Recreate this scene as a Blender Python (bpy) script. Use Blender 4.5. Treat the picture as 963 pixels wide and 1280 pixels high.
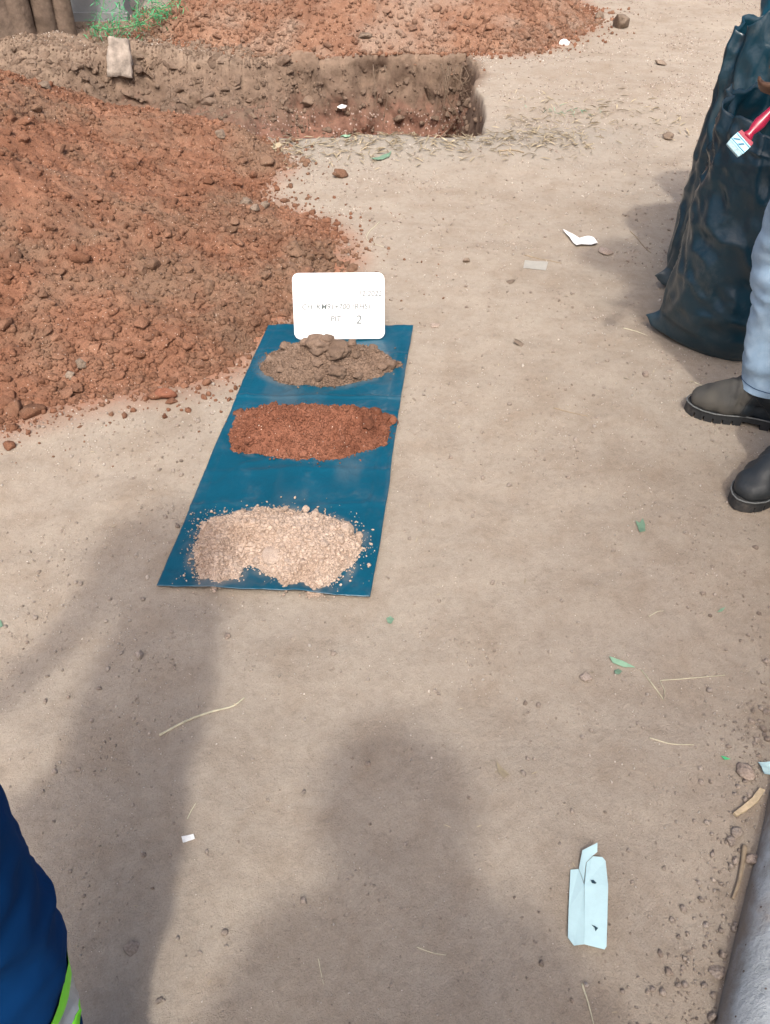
import bpy, bmesh, math, random
import numpy as np
from mathutils import Vector, Matrix

random.seed(7)
RNG = np.random.default_rng(7)
for o in list(bpy.data.objects):
    bpy.data.objects.remove(o, do_unlink=True)
SC = bpy.context.scene
C = SC.collection
R = math.radians

# ------------------------------------------------------------------ camera
CAM_H, PITCH, FPX = 1.37, R(42.8), 967.0
cd = bpy.data.cameras.new('camera')
cd.sensor_fit = 'VERTICAL'; cd.sensor_height = 36.0
cd.lens = FPX / 1280 * 36.0
cd.clip_start = 0.02; cd.clip_end = 1000
cam = bpy.data.objects.new('camera', cd); C.objects.link(cam)
cam.location = (0, 0, CAM_H)
cam.rotation_euler = (R(90) - PITCH, 0, 0)
SC.camera = cam

# ------------------------------------------------------------------ sky, sun, exposure
SUN_EL, SUN_AZ = R(54), R(180)          # sun stands behind the photographer
world = bpy.data.worlds.new('World'); SC.world = world; world.use_nodes = True
wn = world.node_tree
sky = wn.nodes.new('ShaderNodeTexSky'); sky.sky_type = 'NISHITA'; sky.sun_disc = False
sky.sun_elevation = SUN_EL; sky.sun_rotation = SUN_AZ
sky.air_density = 0.7; sky.dust_density = 7.0; sky.ozone_density = 1.0
wn.nodes['Background'].inputs['Strength'].default_value = 0.15
wn.links.new(sky.outputs[0], wn.nodes['Background'].inputs['Color'])
sd = bpy.data.lights.new('sun', 'SUN'); sd.energy = 1.5; sd.angle = R(2.8); sd.color = (1, 0.955, 0.88)
sun = bpy.data.objects.new('sun', sd); C.objects.link(sun)
sdir = Vector((-0.03, math.cos(SUN_EL), -math.sin(SUN_EL)))
sun.rotation_euler = sdir.to_track_quat('-Z', 'Y').to_euler()
sun.location = (0, -4, 8)
SC.view_settings.view_transform = 'Standard'; SC.view_settings.look = 'None'
SC.view_settings.gamma = 1.0; SC.view_settings.exposure = 0.66
SC.view_settings.use_curve_mapping = False

# ------------------------------------------------------------------ helpers
def px(x, y, z=0.0):
    """photo pixel -> point on the level z"""
    a = (x - 481.5) / FPX; b = (y - 640) / FPX
    f = math.cos(PITCH) - math.sin(PITCH) * b
    d = math.sin(PITCH) + math.cos(PITCH) * b
    t = (CAM_H - z) / d
    return a * t, f * t

def lin(r, g, b):
    return tuple(((c / 255) / 12.92 if c / 255 < 0.04045 else ((c / 255 + 0.055) / 1.055) ** 2.4) for c in (r, g, b)) + (1,)

_tab = np.random.default_rng(3).random(4096)
def _h(ix, iy, iz):
    return _tab[(ix * 73856093 ^ iy * 19349663 ^ iz * 83492791) & 4095]
def vnoise(x, y, z=0.0):
    x = np.asarray(x, float); y = np.asarray(y, float); z = np.asarray(z, float) + 0 * x
    xi = np.floor(x).astype(np.int64); yi = np.floor(y).astype(np.int64); zi = np.floor(z).astype(np.int64)
    fx = x - xi; fy = y - yi; fz = z - zi
    fx = fx * fx * (3 - 2 * fx); fy = fy * fy * (3 - 2 * fy); fz = fz * fz * (3 - 2 * fz)
    def L(a, b, t): return a + (b - a) * t
    c = lambda i, j, k: _h(xi + i, yi + j, zi + k)
    return L(L(L(c(0,0,0), c(1,0,0), fx), L(c(0,1,0), c(1,1,0), fx), fy),
             L(L(c(0,0,1), c(1,0,1), fx), L(c(0,1,1), c(1,1,1), fx), fy), fz) * 2 - 1
def fbm(x, y, z=0.0, o=4, g=0.5):
    s = 0; a = 1.0; n = 0
    for i in range(o):
        f = 2.03 ** i
        s = s + a * vnoise(np.asarray(x) * f + 17.3 * i, np.asarray(y) * f - 9.1 * i, np.asarray(z) * f + 5.7 * i)
        n += a; a *= g
    return s / n
def sstep(a, b, x):
    t = np.clip((x - a) / (b - a), 0, 1); return t * t * (3 - 2 * t)

def mesh_np(name, V, F, smooth=True):
    """V (n,3) array, F (m,k) array -> mesh"""
    V = np.asarray(V, np.float32); F = np.asarray(F, np.int32)
    me = bpy.data.meshes.new(name)
    m, k = F.shape
    me.vertices.add(len(V)); me.vertices.foreach_set('co', V.ravel())
    me.loops.add(m * k); me.loops.foreach_set('vertex_index', F.ravel())
    me.polygons.add(m)
    me.polygons.foreach_set('loop_start', np.arange(0, m * k, k, dtype=np.int32))
    me.polygons.foreach_set('loop_total', np.full(m, k, np.int32))
    me.update(calc_edges=True)
    if smooth: me.polygons.foreach_set('use_smooth', np.ones(m, bool))
    return me
def mesh_py(name, V, F, smooth=False):
    me = bpy.data.meshes.new(name); me.from_pydata([tuple(v) for v in V], [], F); me.update()
    if smooth:
        for p in me.polygons: p.use_smooth = True
    return me
def obj(name, me, mat=None, parent=None, loc=(0, 0, 0)):
    o = bpy.data.objects.new(name, me); C.objects.link(o); o.location = loc
    if mat is not None:
        me.materials.clear(); me.materials.append(mat)
    if parent is not None: o.parent = parent
    return o
def thing(name, label, cat, loc=(0, 0, 0), group=None):
    o = bpy.data.objects.new(name, None); C.objects.link(o); o.location = loc
    o.empty_display_size = 0.05
    return tag(o, label, cat, group)
def tag(o, label, cat, group=None):
    o['label'] = label; o['category'] = cat
    if group: o['group'] = group
    return o
def grid_faces(nu, nv):
    i = np.arange(nu - 1)[:, None] * nv + np.arange(nv - 1)[None, :]
    return np.stack([i, i + nv, i + nv + 1, i + 1], -1).reshape(-1, 4)
def shift(me, loc):
    me.transform(Matrix.Translation(-Vector(loc))); return me

# ------------------------------------------------------------------ materials
def newmat(name):
    m = bpy.data.materials.new(name); m.use_nodes = True
    nt = m.node_tree; b = nt.nodes['Principled BSDF']
    return m, nt, b
def N(nt, typ, **kw):
    n = nt.nodes.new(typ)
    for k, v in kw.items():
        if k in n.inputs: n.inputs[k].default_value = v
        else: setattr(n, k, v)
    return n
def noise(nt, vec, scale, detail=4, rough=0.55, dist=0.0):
    n = N(nt, 'ShaderNodeTexNoise'); n.inputs['Scale'].default_value = scale
    n.inputs['Detail'].default_value = detail; n.inputs['Roughness'].default_value = rough
    n.inputs['Distortion'].default_value = dist
    nt.links.new(vec, n.inputs['Vector']); return n.outputs['Fac']
def ramp(nt, fac, stops):
    r = nt.nodes.new('ShaderNodeValToRGB'); e = r.color_ramp.elements
    while len(e) > 1: e.remove(e[-1])
    e[0].position = stops[0][0]; e[0].color = stops[0][1]
    for p, c in stops[1:]:
        x = e.new(p); x.color = c
    nt.links.new(fac, r.inputs[0]); return r.outputs[0]
def mix(nt, fac, a, b, mode='MIX'):
    m = nt.nodes.new('ShaderNodeMix'); m.data_type = 'RGBA'; m.blend_type = mode
    for s, v in ((m.inputs[0], fac), (m.inputs[6], a), (m.inputs[7], b)):
        if isinstance(v, (int, float, tuple)): s.default_value = v
        else: nt.links.new(v, s)
    return m.outputs[2]
def math_n(nt, op, a, b=0.0, clamp=False):
    m = nt.nodes.new('ShaderNodeMath'); m.operation = op; m.use_clamp = clamp
    for s, v in ((m.inputs[0], a), (m.inputs[1], b)):
        if isinstance(v, (int, float)): s.default_value = v
        else: nt.links.new(v, s)
    return m.outputs[0]
def bump(nt, bsdf, hs):
    prev = None
    for h, dist, st in hs:
        b = nt.nodes.new('ShaderNodeBump'); b.inputs['Distance'].default_value = dist; b.inputs['Strength'].default_value = st
        nt.links.new(h, b.inputs['Height'])
        if prev is not None: nt.links.new(prev, b.inputs['Normal'])
        prev = b.outputs[0]
    nt.links.new(prev, bsdf.inputs['Normal'])
def coords(nt, kind='Object'):
    return nt.nodes.new('ShaderNodeTexCoord').outputs[kind]
def attr(nt, name):
    a = nt.nodes.new('ShaderNodeAttribute'); a.attribute_name = name; return a
def g3(c, k): return (c[0] * k, c[1] * k, c[2] * k, 1)

def mat_soil(name, c, pale, dark, fine=260, bd=0.004, speck=0.0, tint=True, patch=None):
    """crumbly soil: c main colour, pale dust, dark moist"""
    m, nt, b = newmat(name)
    geo = nt.nodes.new('ShaderNodeNewGeometry').outputs['Position']
    n1 = noise(nt, geo, 3.0, 5, 0.6, 0.4); n2 = noise(nt, geo, 22, 5, 0.65); n3 = noise(nt, geo, fine, 3, 0.7)
    col = ramp(nt, n1, [(0.32, dark), (0.5, c), (0.70, pale)])
    col2 = ramp(nt, n2, [(0.3, dark), (0.52, c), (0.74, pale)])
    col = mix(nt, 0.5, col, col2)
    if patch:
        n5 = noise(nt, geo, 2.4, 6, 0.6, 0.3)
        col = mix(nt, ramp(nt, n5, [(0.46, (0, 0, 0, 1)), (0.62, (0.85, 0.85, 0.85, 1))]), col, patch)
    k = ramp(nt, n3, [(0.25, (0.60, 0.58, 0.56, 1)), (0.5, (1, 1, 1, 1)), (0.78, (1.38, 1.36, 1.34, 1))])
    col = mix(nt, 1.0, col, k, 'MULTIPLY')
    if speck > 0:
        v = N(nt, 'ShaderNodeTexVoronoi'); v.inputs['Scale'].default_value = 150; nt.links.new(geo, v.inputs['Vector'])
        s = math_n(nt, 'LESS_THAN', v.outputs['Distance'], 0.22)
        wn_ = nt.nodes.new('ShaderNodeSeparateColor'); nt.links.new(v.outputs['Color'], wn_.inputs[0])
        s = math_n(nt, 'MULTIPLY', s, math_n(nt, 'GREATER_THAN', wn_.outputs[0], 1 - speck))
        col = mix(nt, s, col, (0.62, 0.52, 0.44, 1))
    if tint:
        oi = nt.nodes.new('ShaderNodeObjectInfo').outputs['Random']
        t = math_n(nt, 'FRACT', math_n(nt, 'ADD', oi, attr(nt, 'tint').outputs['Fac']))
        col = mix(nt, 1.0, col, ramp(nt, t, [(0, (0.80, 0.79, 0.78, 1)), (0.45, (1, 1, 1, 1)), (0.85, (1.10, 1.09, 1.08, 1)), (1, (1.22, 1.21, 1.20, 1))]), 'MULTIPLY')
    nt.links.new(col, b.inputs['Base Color'])
    b.inputs['Roughness'].default_value = 1.0; b.inputs['Specular IOR Level'].default_value = 0.08
    bump(nt, b, [(noise(nt, geo, 60, 5, 0.7), bd * 2, 0.8), (noise(nt, geo, fine, 4, 0.75), bd, 0.9)])
    return m

def mat_simple(name, col, rough=0.7, spec=0.3, var=0.12, scale=40, bd=0.0, bscale=200, metal=0.0, sheen=0.0):
    m, nt, b = newmat(name); v = coords(nt)
    n = noise(nt, v, scale, 4, 0.6)
    c = ramp(nt, n, [(0.3, g3(col, 1 - var)), (0.7, g3(col, 1 + var))])
    nt.links.new(c, b.inputs['Base Color'])
    b.inputs['Roughness'].default_value = rough; b.inputs['Specular IOR Level'].default_value = spec
    b.inputs['Metallic'].default_value = metal
    if sheen: b.inputs['Sheen Weight'].default_value = sheen
    if bd: bump(nt, b, [(noise(nt, v, bscale, 4, 0.6), bd, 0.7)])
    return m

def mat_ground():
    m, nt, b = newmat('dusty_ground')
    geo = nt.nodes.new('ShaderNodeNewGeometry').outputs['Position']
    z = attr(nt, 'zone'); sep = nt.nodes.new('ShaderNodeSeparateColor'); nt.links.new(z.outputs['Color'], sep.inputs[0])
    red, deep, lit = sep.outputs[0], sep.outputs[1], sep.outputs[2]
    n1 = noise(nt, geo, 1.1, 5, 0.6, 0.6); n2 = noise(nt, geo, 7, 6, 0.65, 0.3); n3 = noise(nt, geo, 330, 3, 0.7); n4 = noise(nt, geo, 45, 4, 0.65)
    base = ramp(nt, n1, [(0.30, (0.312, 0.254, 0.194, 1)), (0.5, (0.368, 0.314, 0.254, 1)), (0.72, (0.420, 0.366, 0.296, 1))])
    b2 = ramp(nt, n2, [(0.30, (0.275, 0.215, 0.160, 1)), (0.52, (0.368, 0.314, 0.254, 1)), (0.75, (0.435, 0.380, 0.308, 1))])
    col = mix(nt, 0.5, base, b2)
    col = mix(nt, 1.0, col, ramp(nt, n4, [(0.28, (0.88, 0.87, 0.86, 1)), (0.5, (1, 1, 1, 1)), (0.75, (1.06, 1.06, 1.06, 1))]), 'MULTIPLY')
    rr = ramp(nt, n2, [(0.3, (0.25, 0.115, 0.07, 1)), (0.7, (0.40, 0.20, 0.125, 1))])
    rm = math_n(nt, 'MULTIPLY', red, math_n(nt, 'ADD', math_n(nt, 'MULTIPLY', n2, 2.2), -0.25), True)
    col = mix(nt, rm, col, rr)
    col = mix(nt, math_n(nt, 'MULTIPLY', lit, n4), col, (0.30, 0.285, 0.25, 1))
    # cut soil of the trench: dark topsoil above, red subsoil with pale specks below
    sx = nt.nodes.new('ShaderNodeSeparateXYZ'); nt.links.new(geo, sx.inputs[0])
    zz = math_n(nt, 'ADD', sx.outputs['Z'], math_n(nt, 'MULTIPLY', math_n(nt, 'SUBTRACT', n2, 0.5), 0.55))
    zf = nt.nodes.new('ShaderNodeMapRange'); zf.inputs[1].default_value = -0.62; zf.inputs[2].default_value = 0.0
    nt.links.new(zz, zf.inputs[0])
    wall = ramp(nt, zf.outputs[0], [(0.0, (0.24, 0.125, 0.09, 1)), (0.38, (0.20, 0.115, 0.085, 1)), (0.60, (0.165, 0.115, 0.085, 1)), (1.0, (0.225, 0.165, 0.122, 1))])
    n6 = noise(nt, geo, 16, 5, 0.7)
    wall = mix(nt, 1.0, wall, ramp(nt, n6, [(0.3, (0.6, 0.58, 0.56, 1)), (0.5, (1, 1, 1, 1)), (0.72, (1.35, 1.33, 1.3, 1))]), 'MULTIPLY')
    v = N(nt, 'ShaderNodeTexVoronoi'); v.inputs['Scale'].default_value = 38; nt.links.new(geo, v.inputs['Vector'])
    sp = math_n(nt, 'MULTIPLY', math_n(nt, 'LESS_THAN', v.outputs['Distance'], 0.26), math_n(nt, 'LESS_THAN', zf.outputs[0], 0.5))
    sp = math_n(nt, 'MULTIPLY', sp, math_n(nt, 'GREATER_THAN', n2, 0.5))
    wall = mix(nt, math_n(nt, 'MULTIPLY', sp, 0.7), wall, (0.52, 0.42, 0.37, 1))
    col = mix(nt, deep, col, wall)
    col = mix(nt, 1.0, col, ramp(nt, n3, [(0.25, (0.84, 0.83, 0.82, 1)), (0.5, (1, 1, 1, 1)), (0.8, (1.16, 1.15, 1.14, 1))]), 'MULTIPLY')
    nt.links.new(col, b.inputs['Base Color'])
    b.inputs['Roughness'].default_value = 1.0; b.inputs['Specular IOR Level'].default_value = 0.05
    mp = nt.nodes.new('ShaderNodeMapping'); mp.inputs['Rotation'].default_value = (0, 0, 0.5); mp.inputs['Scale'].default_value = (60, 14, 20)
    nt.links.new(geo, mp.inputs[0])
    bump(nt, b, [(noise(nt, geo, 12, 5, 0.6), 0.012, 0.5), (noise(nt, mp.outputs[0], 1, 4, 0.6), 0.003, 0.5),
                 (noise(nt, geo, 80, 5, 0.75), 0.0050, 0.7), (noise(nt, geo, 380, 3, 0.7), 0.0018, 0.8)])
    return m

def mat_plastic(name, col, dust=(0.30, 0.25, 0.2, 1), dusty=0.35, rough=0.32):
    m, nt, b = newmat(name); v = coords(nt)
    n1 = noise(nt, v, 9, 5, 0.65, 0.5); n2 = noise(nt, v, 60, 4, 0.7)
    d = math_n(nt, 'MULTIPLY', ramp(nt, n1, [(0.5, (0, 0, 0, 1)), (0.75, (1, 1, 1, 1))]), ramp(nt, n2, [(0.35, (0, 0, 0, 1)), (0.7, (1, 1, 1, 1))]))
    d = math_n(nt, 'MULTIPLY', d, dusty)
    d = math_n(nt, 'ADD', d, attr(nt, 'dust').outputs['Fac'], True)
    c = ramp(nt, noise(nt, v, 4, 3), [(0.3, g3(col, 0.85)), (0.7, g3(col, 1.15))])
    nt.links.new(mix(nt, d, c, dust), b.inputs['Base Color'])
    r = math_n(nt, 'ADD', math_n(nt, 'MULTIPLY', d, 0.5), rough, True)
    nt.links.new(r, b.inputs['Roughness'])
    b.inputs['Specular IOR Level'].default_value = 0.5
    bump(nt, b, [(noise(nt, v, 14, 4, 0.55, 0.8), 0.006, 0.5), (noise(nt, v, 150, 3, 0.6), 0.0006, 0.6)])
    return m

def mat_leaf(name, col, trans=0.25):
    m, nt, b = newmat(name)
    oi = nt.nodes.new('ShaderNodeObjectInfo').outputs['Random']
    t = math_n(nt, 'FRACT', math_n(nt, 'ADD', oi, attr(nt, 'tint').outputs['Fac']))
    c = ramp(nt, t, [(0, g3(col, 0.65)), (0.6, g3(col, 1.0)), (1, g3(col, 1.4))])
    nt.links.new(c, b.inputs['Base Color']); b.inputs['Roughness'].default_value = 0.55
    tr = nt.nodes.new('ShaderNodeBsdfTranslucent'); nt.links.new(c, tr.inputs[0])
    mx = nt.nodes.new('ShaderNodeMixShader'); mx.inputs[0].default_value = trans
    nt.links.new(b.outputs[0], mx.inputs[1]); nt.links.new(tr.outputs[0], mx.inputs[2])
    nt.links.new(mx.outputs[0], nt.nodes['Material Output'].inputs[0])
    return m

def mat_cloth(name, col, weave=900, var=0.15, rough=0.9, wear=None):
    m, nt, b = newmat(name); v = coords(nt)
    n = noise(nt, v, 7, 4, 0.6)
    c = ramp(nt, n, [(0.3, g3(col, 1 - var)), (0.7, g3(col, 1 + var))])
    if wear:
        c = mix(nt, ramp(nt, noise(nt, v, 18, 5, 0.7), [(0.45, (0, 0, 0, 1)), (0.8, (1, 1, 1, 1))]), c, wear)
    w = nt.nodes.new('ShaderNodeTexWave'); w.inputs['Scale'].default_value = weave; w.bands_direction = 'DIAGONAL'
    nt.links.new(v, w.inputs[0])
    c = mix(nt, 1.0, c, ramp(nt, w.outputs['Fac'], [(0, (0.9, 0.9, 0.9, 1)), (1, (1.06, 1.06, 1.06, 1))]), 'MULTIPLY')
    nt.links.new(c, b.inputs['Base Color']); b.inputs['Roughness'].default_value = rough
    b.inputs['Specular IOR Level'].default_value = 0.08
    bump(nt, b, [(noise(nt, v, 30, 3, 0.5), 0.003, 0.4), (w.outputs['Fac'], 0.0004, 0.4)])
    return m

M_GROUND = mat_ground()
M_RED = mat_soil('red_brown_soil', (0.245, 0.122, 0.076, 1), (0.355, 0.205, 0.138, 1), (0.150, 0.070, 0.043, 1), speck=0.06, patch=(0.225, 0.148, 0.102, 1))
M_FAR = mat_soil('dry_orange_soil', (0.240, 0.132, 0.086, 1), (0.335, 0.210, 0.145, 1), (0.160, 0.082, 0.054, 1), speck=0.1, patch=(0.29, 0.21, 0.16, 1))
M_S_BROWN = mat_soil('grey_brown_sample', (0.205, 0.142, 0.104, 1), (0.275, 0.202, 0.155, 1), (0.13, 0.087, 0.063, 1), fine=420, bd=0.002)
M_S_RED = mat_soil('red_sample', (0.235, 0.100, 0.062, 1), (0.31, 0.15, 0.10, 1), (0.155, 0.062, 0.038, 1), fine=420, bd=0.002, speck=0.05)
M_S_PALE = mat_soil('pale_sample', (0.54, 0.42, 0.335, 1), (0.70, 0.58, 0.49, 1), (0.40, 0.285, 0.21, 1), fine=420, bd=0.002)
M_S_PALE_L = mat_soil('pale_lump', (0.47, 0.365, 0.29, 1), (0.60, 0.49, 0.41, 1), (0.36, 0.26, 0.19, 1), fine=420, bd=0.002, tint=False)
M_CLODG = mat_soil('grey_clod', (0.27, 0.21, 0.16, 1), (0.36, 0.29, 0.23, 1), (0.17, 0.125, 0.095, 1))
M_BANK = mat_soil('bank_soil', (0.20, 0.145, 0.108, 1), (0.28, 0.21, 0.16, 1), (0.13, 0.085, 0.062, 1))
M_PEB = mat_soil('pebble', (0.40, 0.34, 0.29, 1), (0.58, 0.52, 0.46, 1), (0.25, 0.19, 0.15, 1))
M_STONE = mat_soil('field_stone', (0.36, 0.29, 0.24, 1), (0.5, 0.42, 0.36, 1), (0.24, 0.19, 0.155, 1), bd=0.002)
M_BLUE = mat_plastic('blue_polythene', (0.0, 0.072, 0.122), dusty=0.18, rough=0.28)
M_SACK = mat_plastic('shaded_sack_polythene', (0.004, 0.030, 0.048), dust=(0.17, 0.18, 0.17, 1), dusty=0.32, rough=0.28)  # same blue plastic as the sheet, darkened in colour for the shade there
M_LEAF = mat_leaf('green_leaf', (0.075, 0.42, 0.185))
M_PLEAF = mat_leaf('pale_green_leaf', (0.24, 0.40, 0.27), 0.1)
M_TREELEAF = mat_leaf('tree_leaf', (0.06, 0.14, 0.05))
M_DRY = mat_leaf('dry_leaf', (0.40, 0.33, 0.22), 0.1)
M_TWIG = mat_simple('dry_twig', (0.33, 0.26, 0.18), 0.9, 0.1, 0.25, 60, 0.0006, 300)
M_ROOT = mat_simple('root', (0.17, 0.125, 0.09), 0.9, 0.1, 0.3, 60)
M_STRAW = mat_simple('straw', (0.56, 0.52, 0.38), 0.8, 0.2, 0.2, 60)
M_BARK = mat_simple('bark', (0.155, 0.115, 0.088), 0.95, 0.1, 0.45, 9, 0.012, 30)
M_PAPER = mat_simple('white_paper', (0.80, 0.80, 0.78), 0.8, 0.2, 0.03, 30, 0.0006, 60)
M_CARD = mat_simple('shade_tinted_card', (0.49, 0.69, 0.72), 0.7, 0.2, 0.05, 40, 0.0012, 45)  # white card with the bluish cast of shade mixed into its colour
M_HOLE = mat_simple('hole_dark', (0.02, 0.05, 0.07), 0.8, 0.2, 0.1)
M_BOARD = mat_simple('white_board', (0.86, 0.86, 0.86), 0.35, 0.4, 0.01, 10)
M_FAINT = mat_simple('faint_marker', (0.13, 0.16, 0.16), 0.6, 0.3, 0.05, 90)
M_NAVY = mat_cloth('navy_workwear', (0.002, 0.034, 0.125), 700)
M_JEAN = mat_cloth('light_denim', (0.30, 0.43, 0.57), 900, 0.15, 0.9, (0.42, 0.55, 0.67, 1))
M_STITCH = mat_simple('dark_stitch', (0.03, 0.07, 0.16), 0.9, 0.1, 0.1)
M_DARKCLOTH = mat_cloth('dark_jacket', (0.012, 0.016, 0.03), 700)
M_BEIGECLOTH = mat_cloth('khaki_shirt', (0.25, 0.21, 0.15), 700)
M_LIME = mat_simple('lime_tape', (0.25, 0.95, 0.05), 0.5, 0.3, 0.05, 120, 0.0004, 900)
M_SILVER = mat_simple('silver_tape', (0.45, 0.50, 0.55), 0.35, 0.5, 0.08, 120, 0.0004, 900, 0.5)
M_SKIN = mat_simple('skin', (0.115, 0.062, 0.040), 0.55, 0.35, 0.12, 30, 0.0008, 300)
M_BOOT = mat_plastic('black_leather', (0.010, 0.017, 0.024), dust=(0.095, 0.088, 0.074, 1), dusty=0.30, rough=0.50)
M_SOLE = mat_plastic('boot_rubber', (0.022, 0.025, 0.028), dust=(0.2, 0.17, 0.14, 1), dusty=0.5, rough=0.65)
M_WELT = mat_simple('welt_thread', (0.16, 0.17, 0.17), 0.8, 0.2, 0.2, 200)
M_HAT = mat_simple('hard_hat', (0.75, 0.75, 0.72), 0.35, 0.5, 0.03)
M_BRUSHRED = mat_simple('red_handle', (0.33, 0.012, 0.045), 0.28, 0.5, 0.1, 30)
M_FERRULE = mat_simple('brush_ferrule', (0.22, 0.44, 0.55), 0.4, 0.5, 0.1, 40, metal=0.3)
M_BRISTLE = mat_simple('brush_bristle', (0.36, 0.52, 0.58), 0.8, 0.2, 0.3, 300)
M_FERPRINT = mat_simple('ferrule_print', (0.05, 0.16, 0.26), 0.5, 0.3, 0.1)
M_WALL = mat_simple('grey_render', (0.27, 0.28, 0.285), 0.95, 0.1, 0.12, 5, 0.002, 80)

def mat_kerb():
    m, nt, b = newmat('kerb_concrete'); geo = nt.nodes.new('ShaderNodeNewGeometry').outputs['Position']
    n1 = noise(nt, geo, 14, 6, 0.7, 0.3); n2 = noise(nt, geo, 5, 4, 0.6, 0.5)
    c = ramp(nt, n1, [(0.3, (0.34, 0.37, 0.38, 1)), (0.5, (0.45, 0.49, 0.51, 1)), (0.72, (0.54, 0.58, 0.60, 1))])
    c = mix(nt, ramp(nt, n2, [(0.44, (0, 0, 0, 1)), (0.62, (0.85, 0.85, 0.85, 1))]), c, (0.33, 0.27, 0.22, 1))
    v = N(nt, 'ShaderNodeTexVoronoi'); v.inputs['Scale'].default_value = 55; nt.links.new(geo, v.inputs['Vector'])
    s = math_n(nt, 'LESS_THAN', v.outputs['Distance'], 0.11)
    c = mix(nt, s, c, (0.17, 0.14, 0.12, 1))  # dark specks: occlusion of small pits painted into the concrete colour
    nt.links.new(c, b.inputs['Base Color']); b.inputs['Roughness'].default_value = 0.9
    b.inputs['Specular IOR Level'].default_value = 0.15
    sx = nt.nodes.new('ShaderNodeSeparateXYZ'); nt.links.new(geo, sx.inputs[0])
    dz = math_n(nt, 'ADD', sx.outputs['Z'], math_n(nt, 'MULTIPLY', math_n(nt, 'SUBTRACT', n1, 0.5), 0.10))
    soil = nt.nodes.new('ShaderNodeMapRange'); soil.inputs[1].default_value = 0.055; soil.inputs[2].default_value = 0.015; nt.links.new(dz, soil.inputs[0])
    c = mix(nt, math_n(nt, 'MULTIPLY', soil.outputs[0], 0.85), c, (0.27, 0.23, 0.19, 1)); nt.links.new(c, b.inputs['Base Color'])
    bump(nt, b, [(n1, 0.012, 0.8), (noise(nt, geo, 160, 4, 0.75), 0.004, 0.8)])
    return m
M_KERB = mat_kerb()

# ------------------------------------------------------------------ terrain
def poly_sd(P, x, y):
    """signed distance to polygon, positive inside"""
    P = np.asarray(P, float); x = np.asarray(x, float); y = np.asarray(y, float)
    d2 = np.full(x.shape, 1e9); ins = np.zeros(x.shape, bool)
    n = len(P)
    for i in range(n):
        ax, ay = P[i]; bx, by = P[(i + 1) % n]
        ex, ey = bx - ax, by - ay
        t = np.clip(((x - ax) * ex + (y - ay) * ey) / (ex * ex + ey * ey + 1e-12), 0, 1)
        d2 = np.minimum(d2, (x - ax - t * ex) ** 2 + (y - ay - t * ey) ** 2)
        c = ((ay > y) != (by > y)) & (x < (bx - ax) * (y - ay) / ((by - ay) if by != ay else 1e-12) + ax)
        ins ^= c
    return np.where(ins, 1, -1) * np.sqrt(d2)

SHEET = [px(196, 738), px(464, 751), px(516, 413), px(336, 409)]
HEAP_NEAR = [(-3.0, 1.75), (-1.9, 1.72), (-1.16, 1.86), (-0.92, 1.98), (-0.76, 2.04), (-0.62, 2.09), (-0.52, 2.18), (-0.45, 2.34),
             (-0.40, 2.50), (-0.27, 2.58), (-0.20, 2.76), (-0.16, 2.95), (-0.20, 3.14), (-0.28, 3.30), (-0.46, 3.44), (-0.62, 3.66),
             (-0.56, 3.90), (-0.50, 4.06), (-0.60, 4.28), (-0.82, 4.55), (-1.2, 4.95), (-2.0, 5.2), (-3.5, 5.2), (-4.2, 4.0), (-4.2, 2.6)]
HEAP_FAR = [(0.50, 6.40), (0.74, 6.40), (0.96, 6.40), (1.22, 6.66), (1.45, 7.0), (1.66, 7.40), (1.75, 8.2), (1.6, 9.6), (0.2, 10.4), (-1.5, 10.0),
            (-1.8, 8.6), (-1.9, 7.5), (-1.85, 6.85), (-1.3, 6.52), (-0.6, 6.36), (0.0, 6.36)]

def trench_d(x, y):
    yn = 4.42 + 0.06 * fbm(x * 2.3, 3.1, 0, 3) + 0.10 * sstep(0.1, 0.6, x)
    w = sstep(-0.15, -1.3, x)
    yf = 6.32 + 0.26 * fbm(x * 1.7, 8.7, 0, 4) + 0.12 * w + 0.05 * fbm(x * 9, 2.2, 0, 3)
    run = 0.20 + 1.25 * w
    xr = 0.60 + 0.07 * fbm(y * 2.7, 1.7, 0, 3) + 0.03 * (y - 5.4)
    a = np.clip((y - yn) / 0.16, 0, 1); b_ = np.clip((yf - y) / run, 0, 1.0); c = np.clip((xr - x) / 0.13, 0, 1)
    d = np.minimum(np.minimum(a, b_), c)
    return d, np.minimum(yf - y, np.minimum(y - yn, xr - x))

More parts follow.
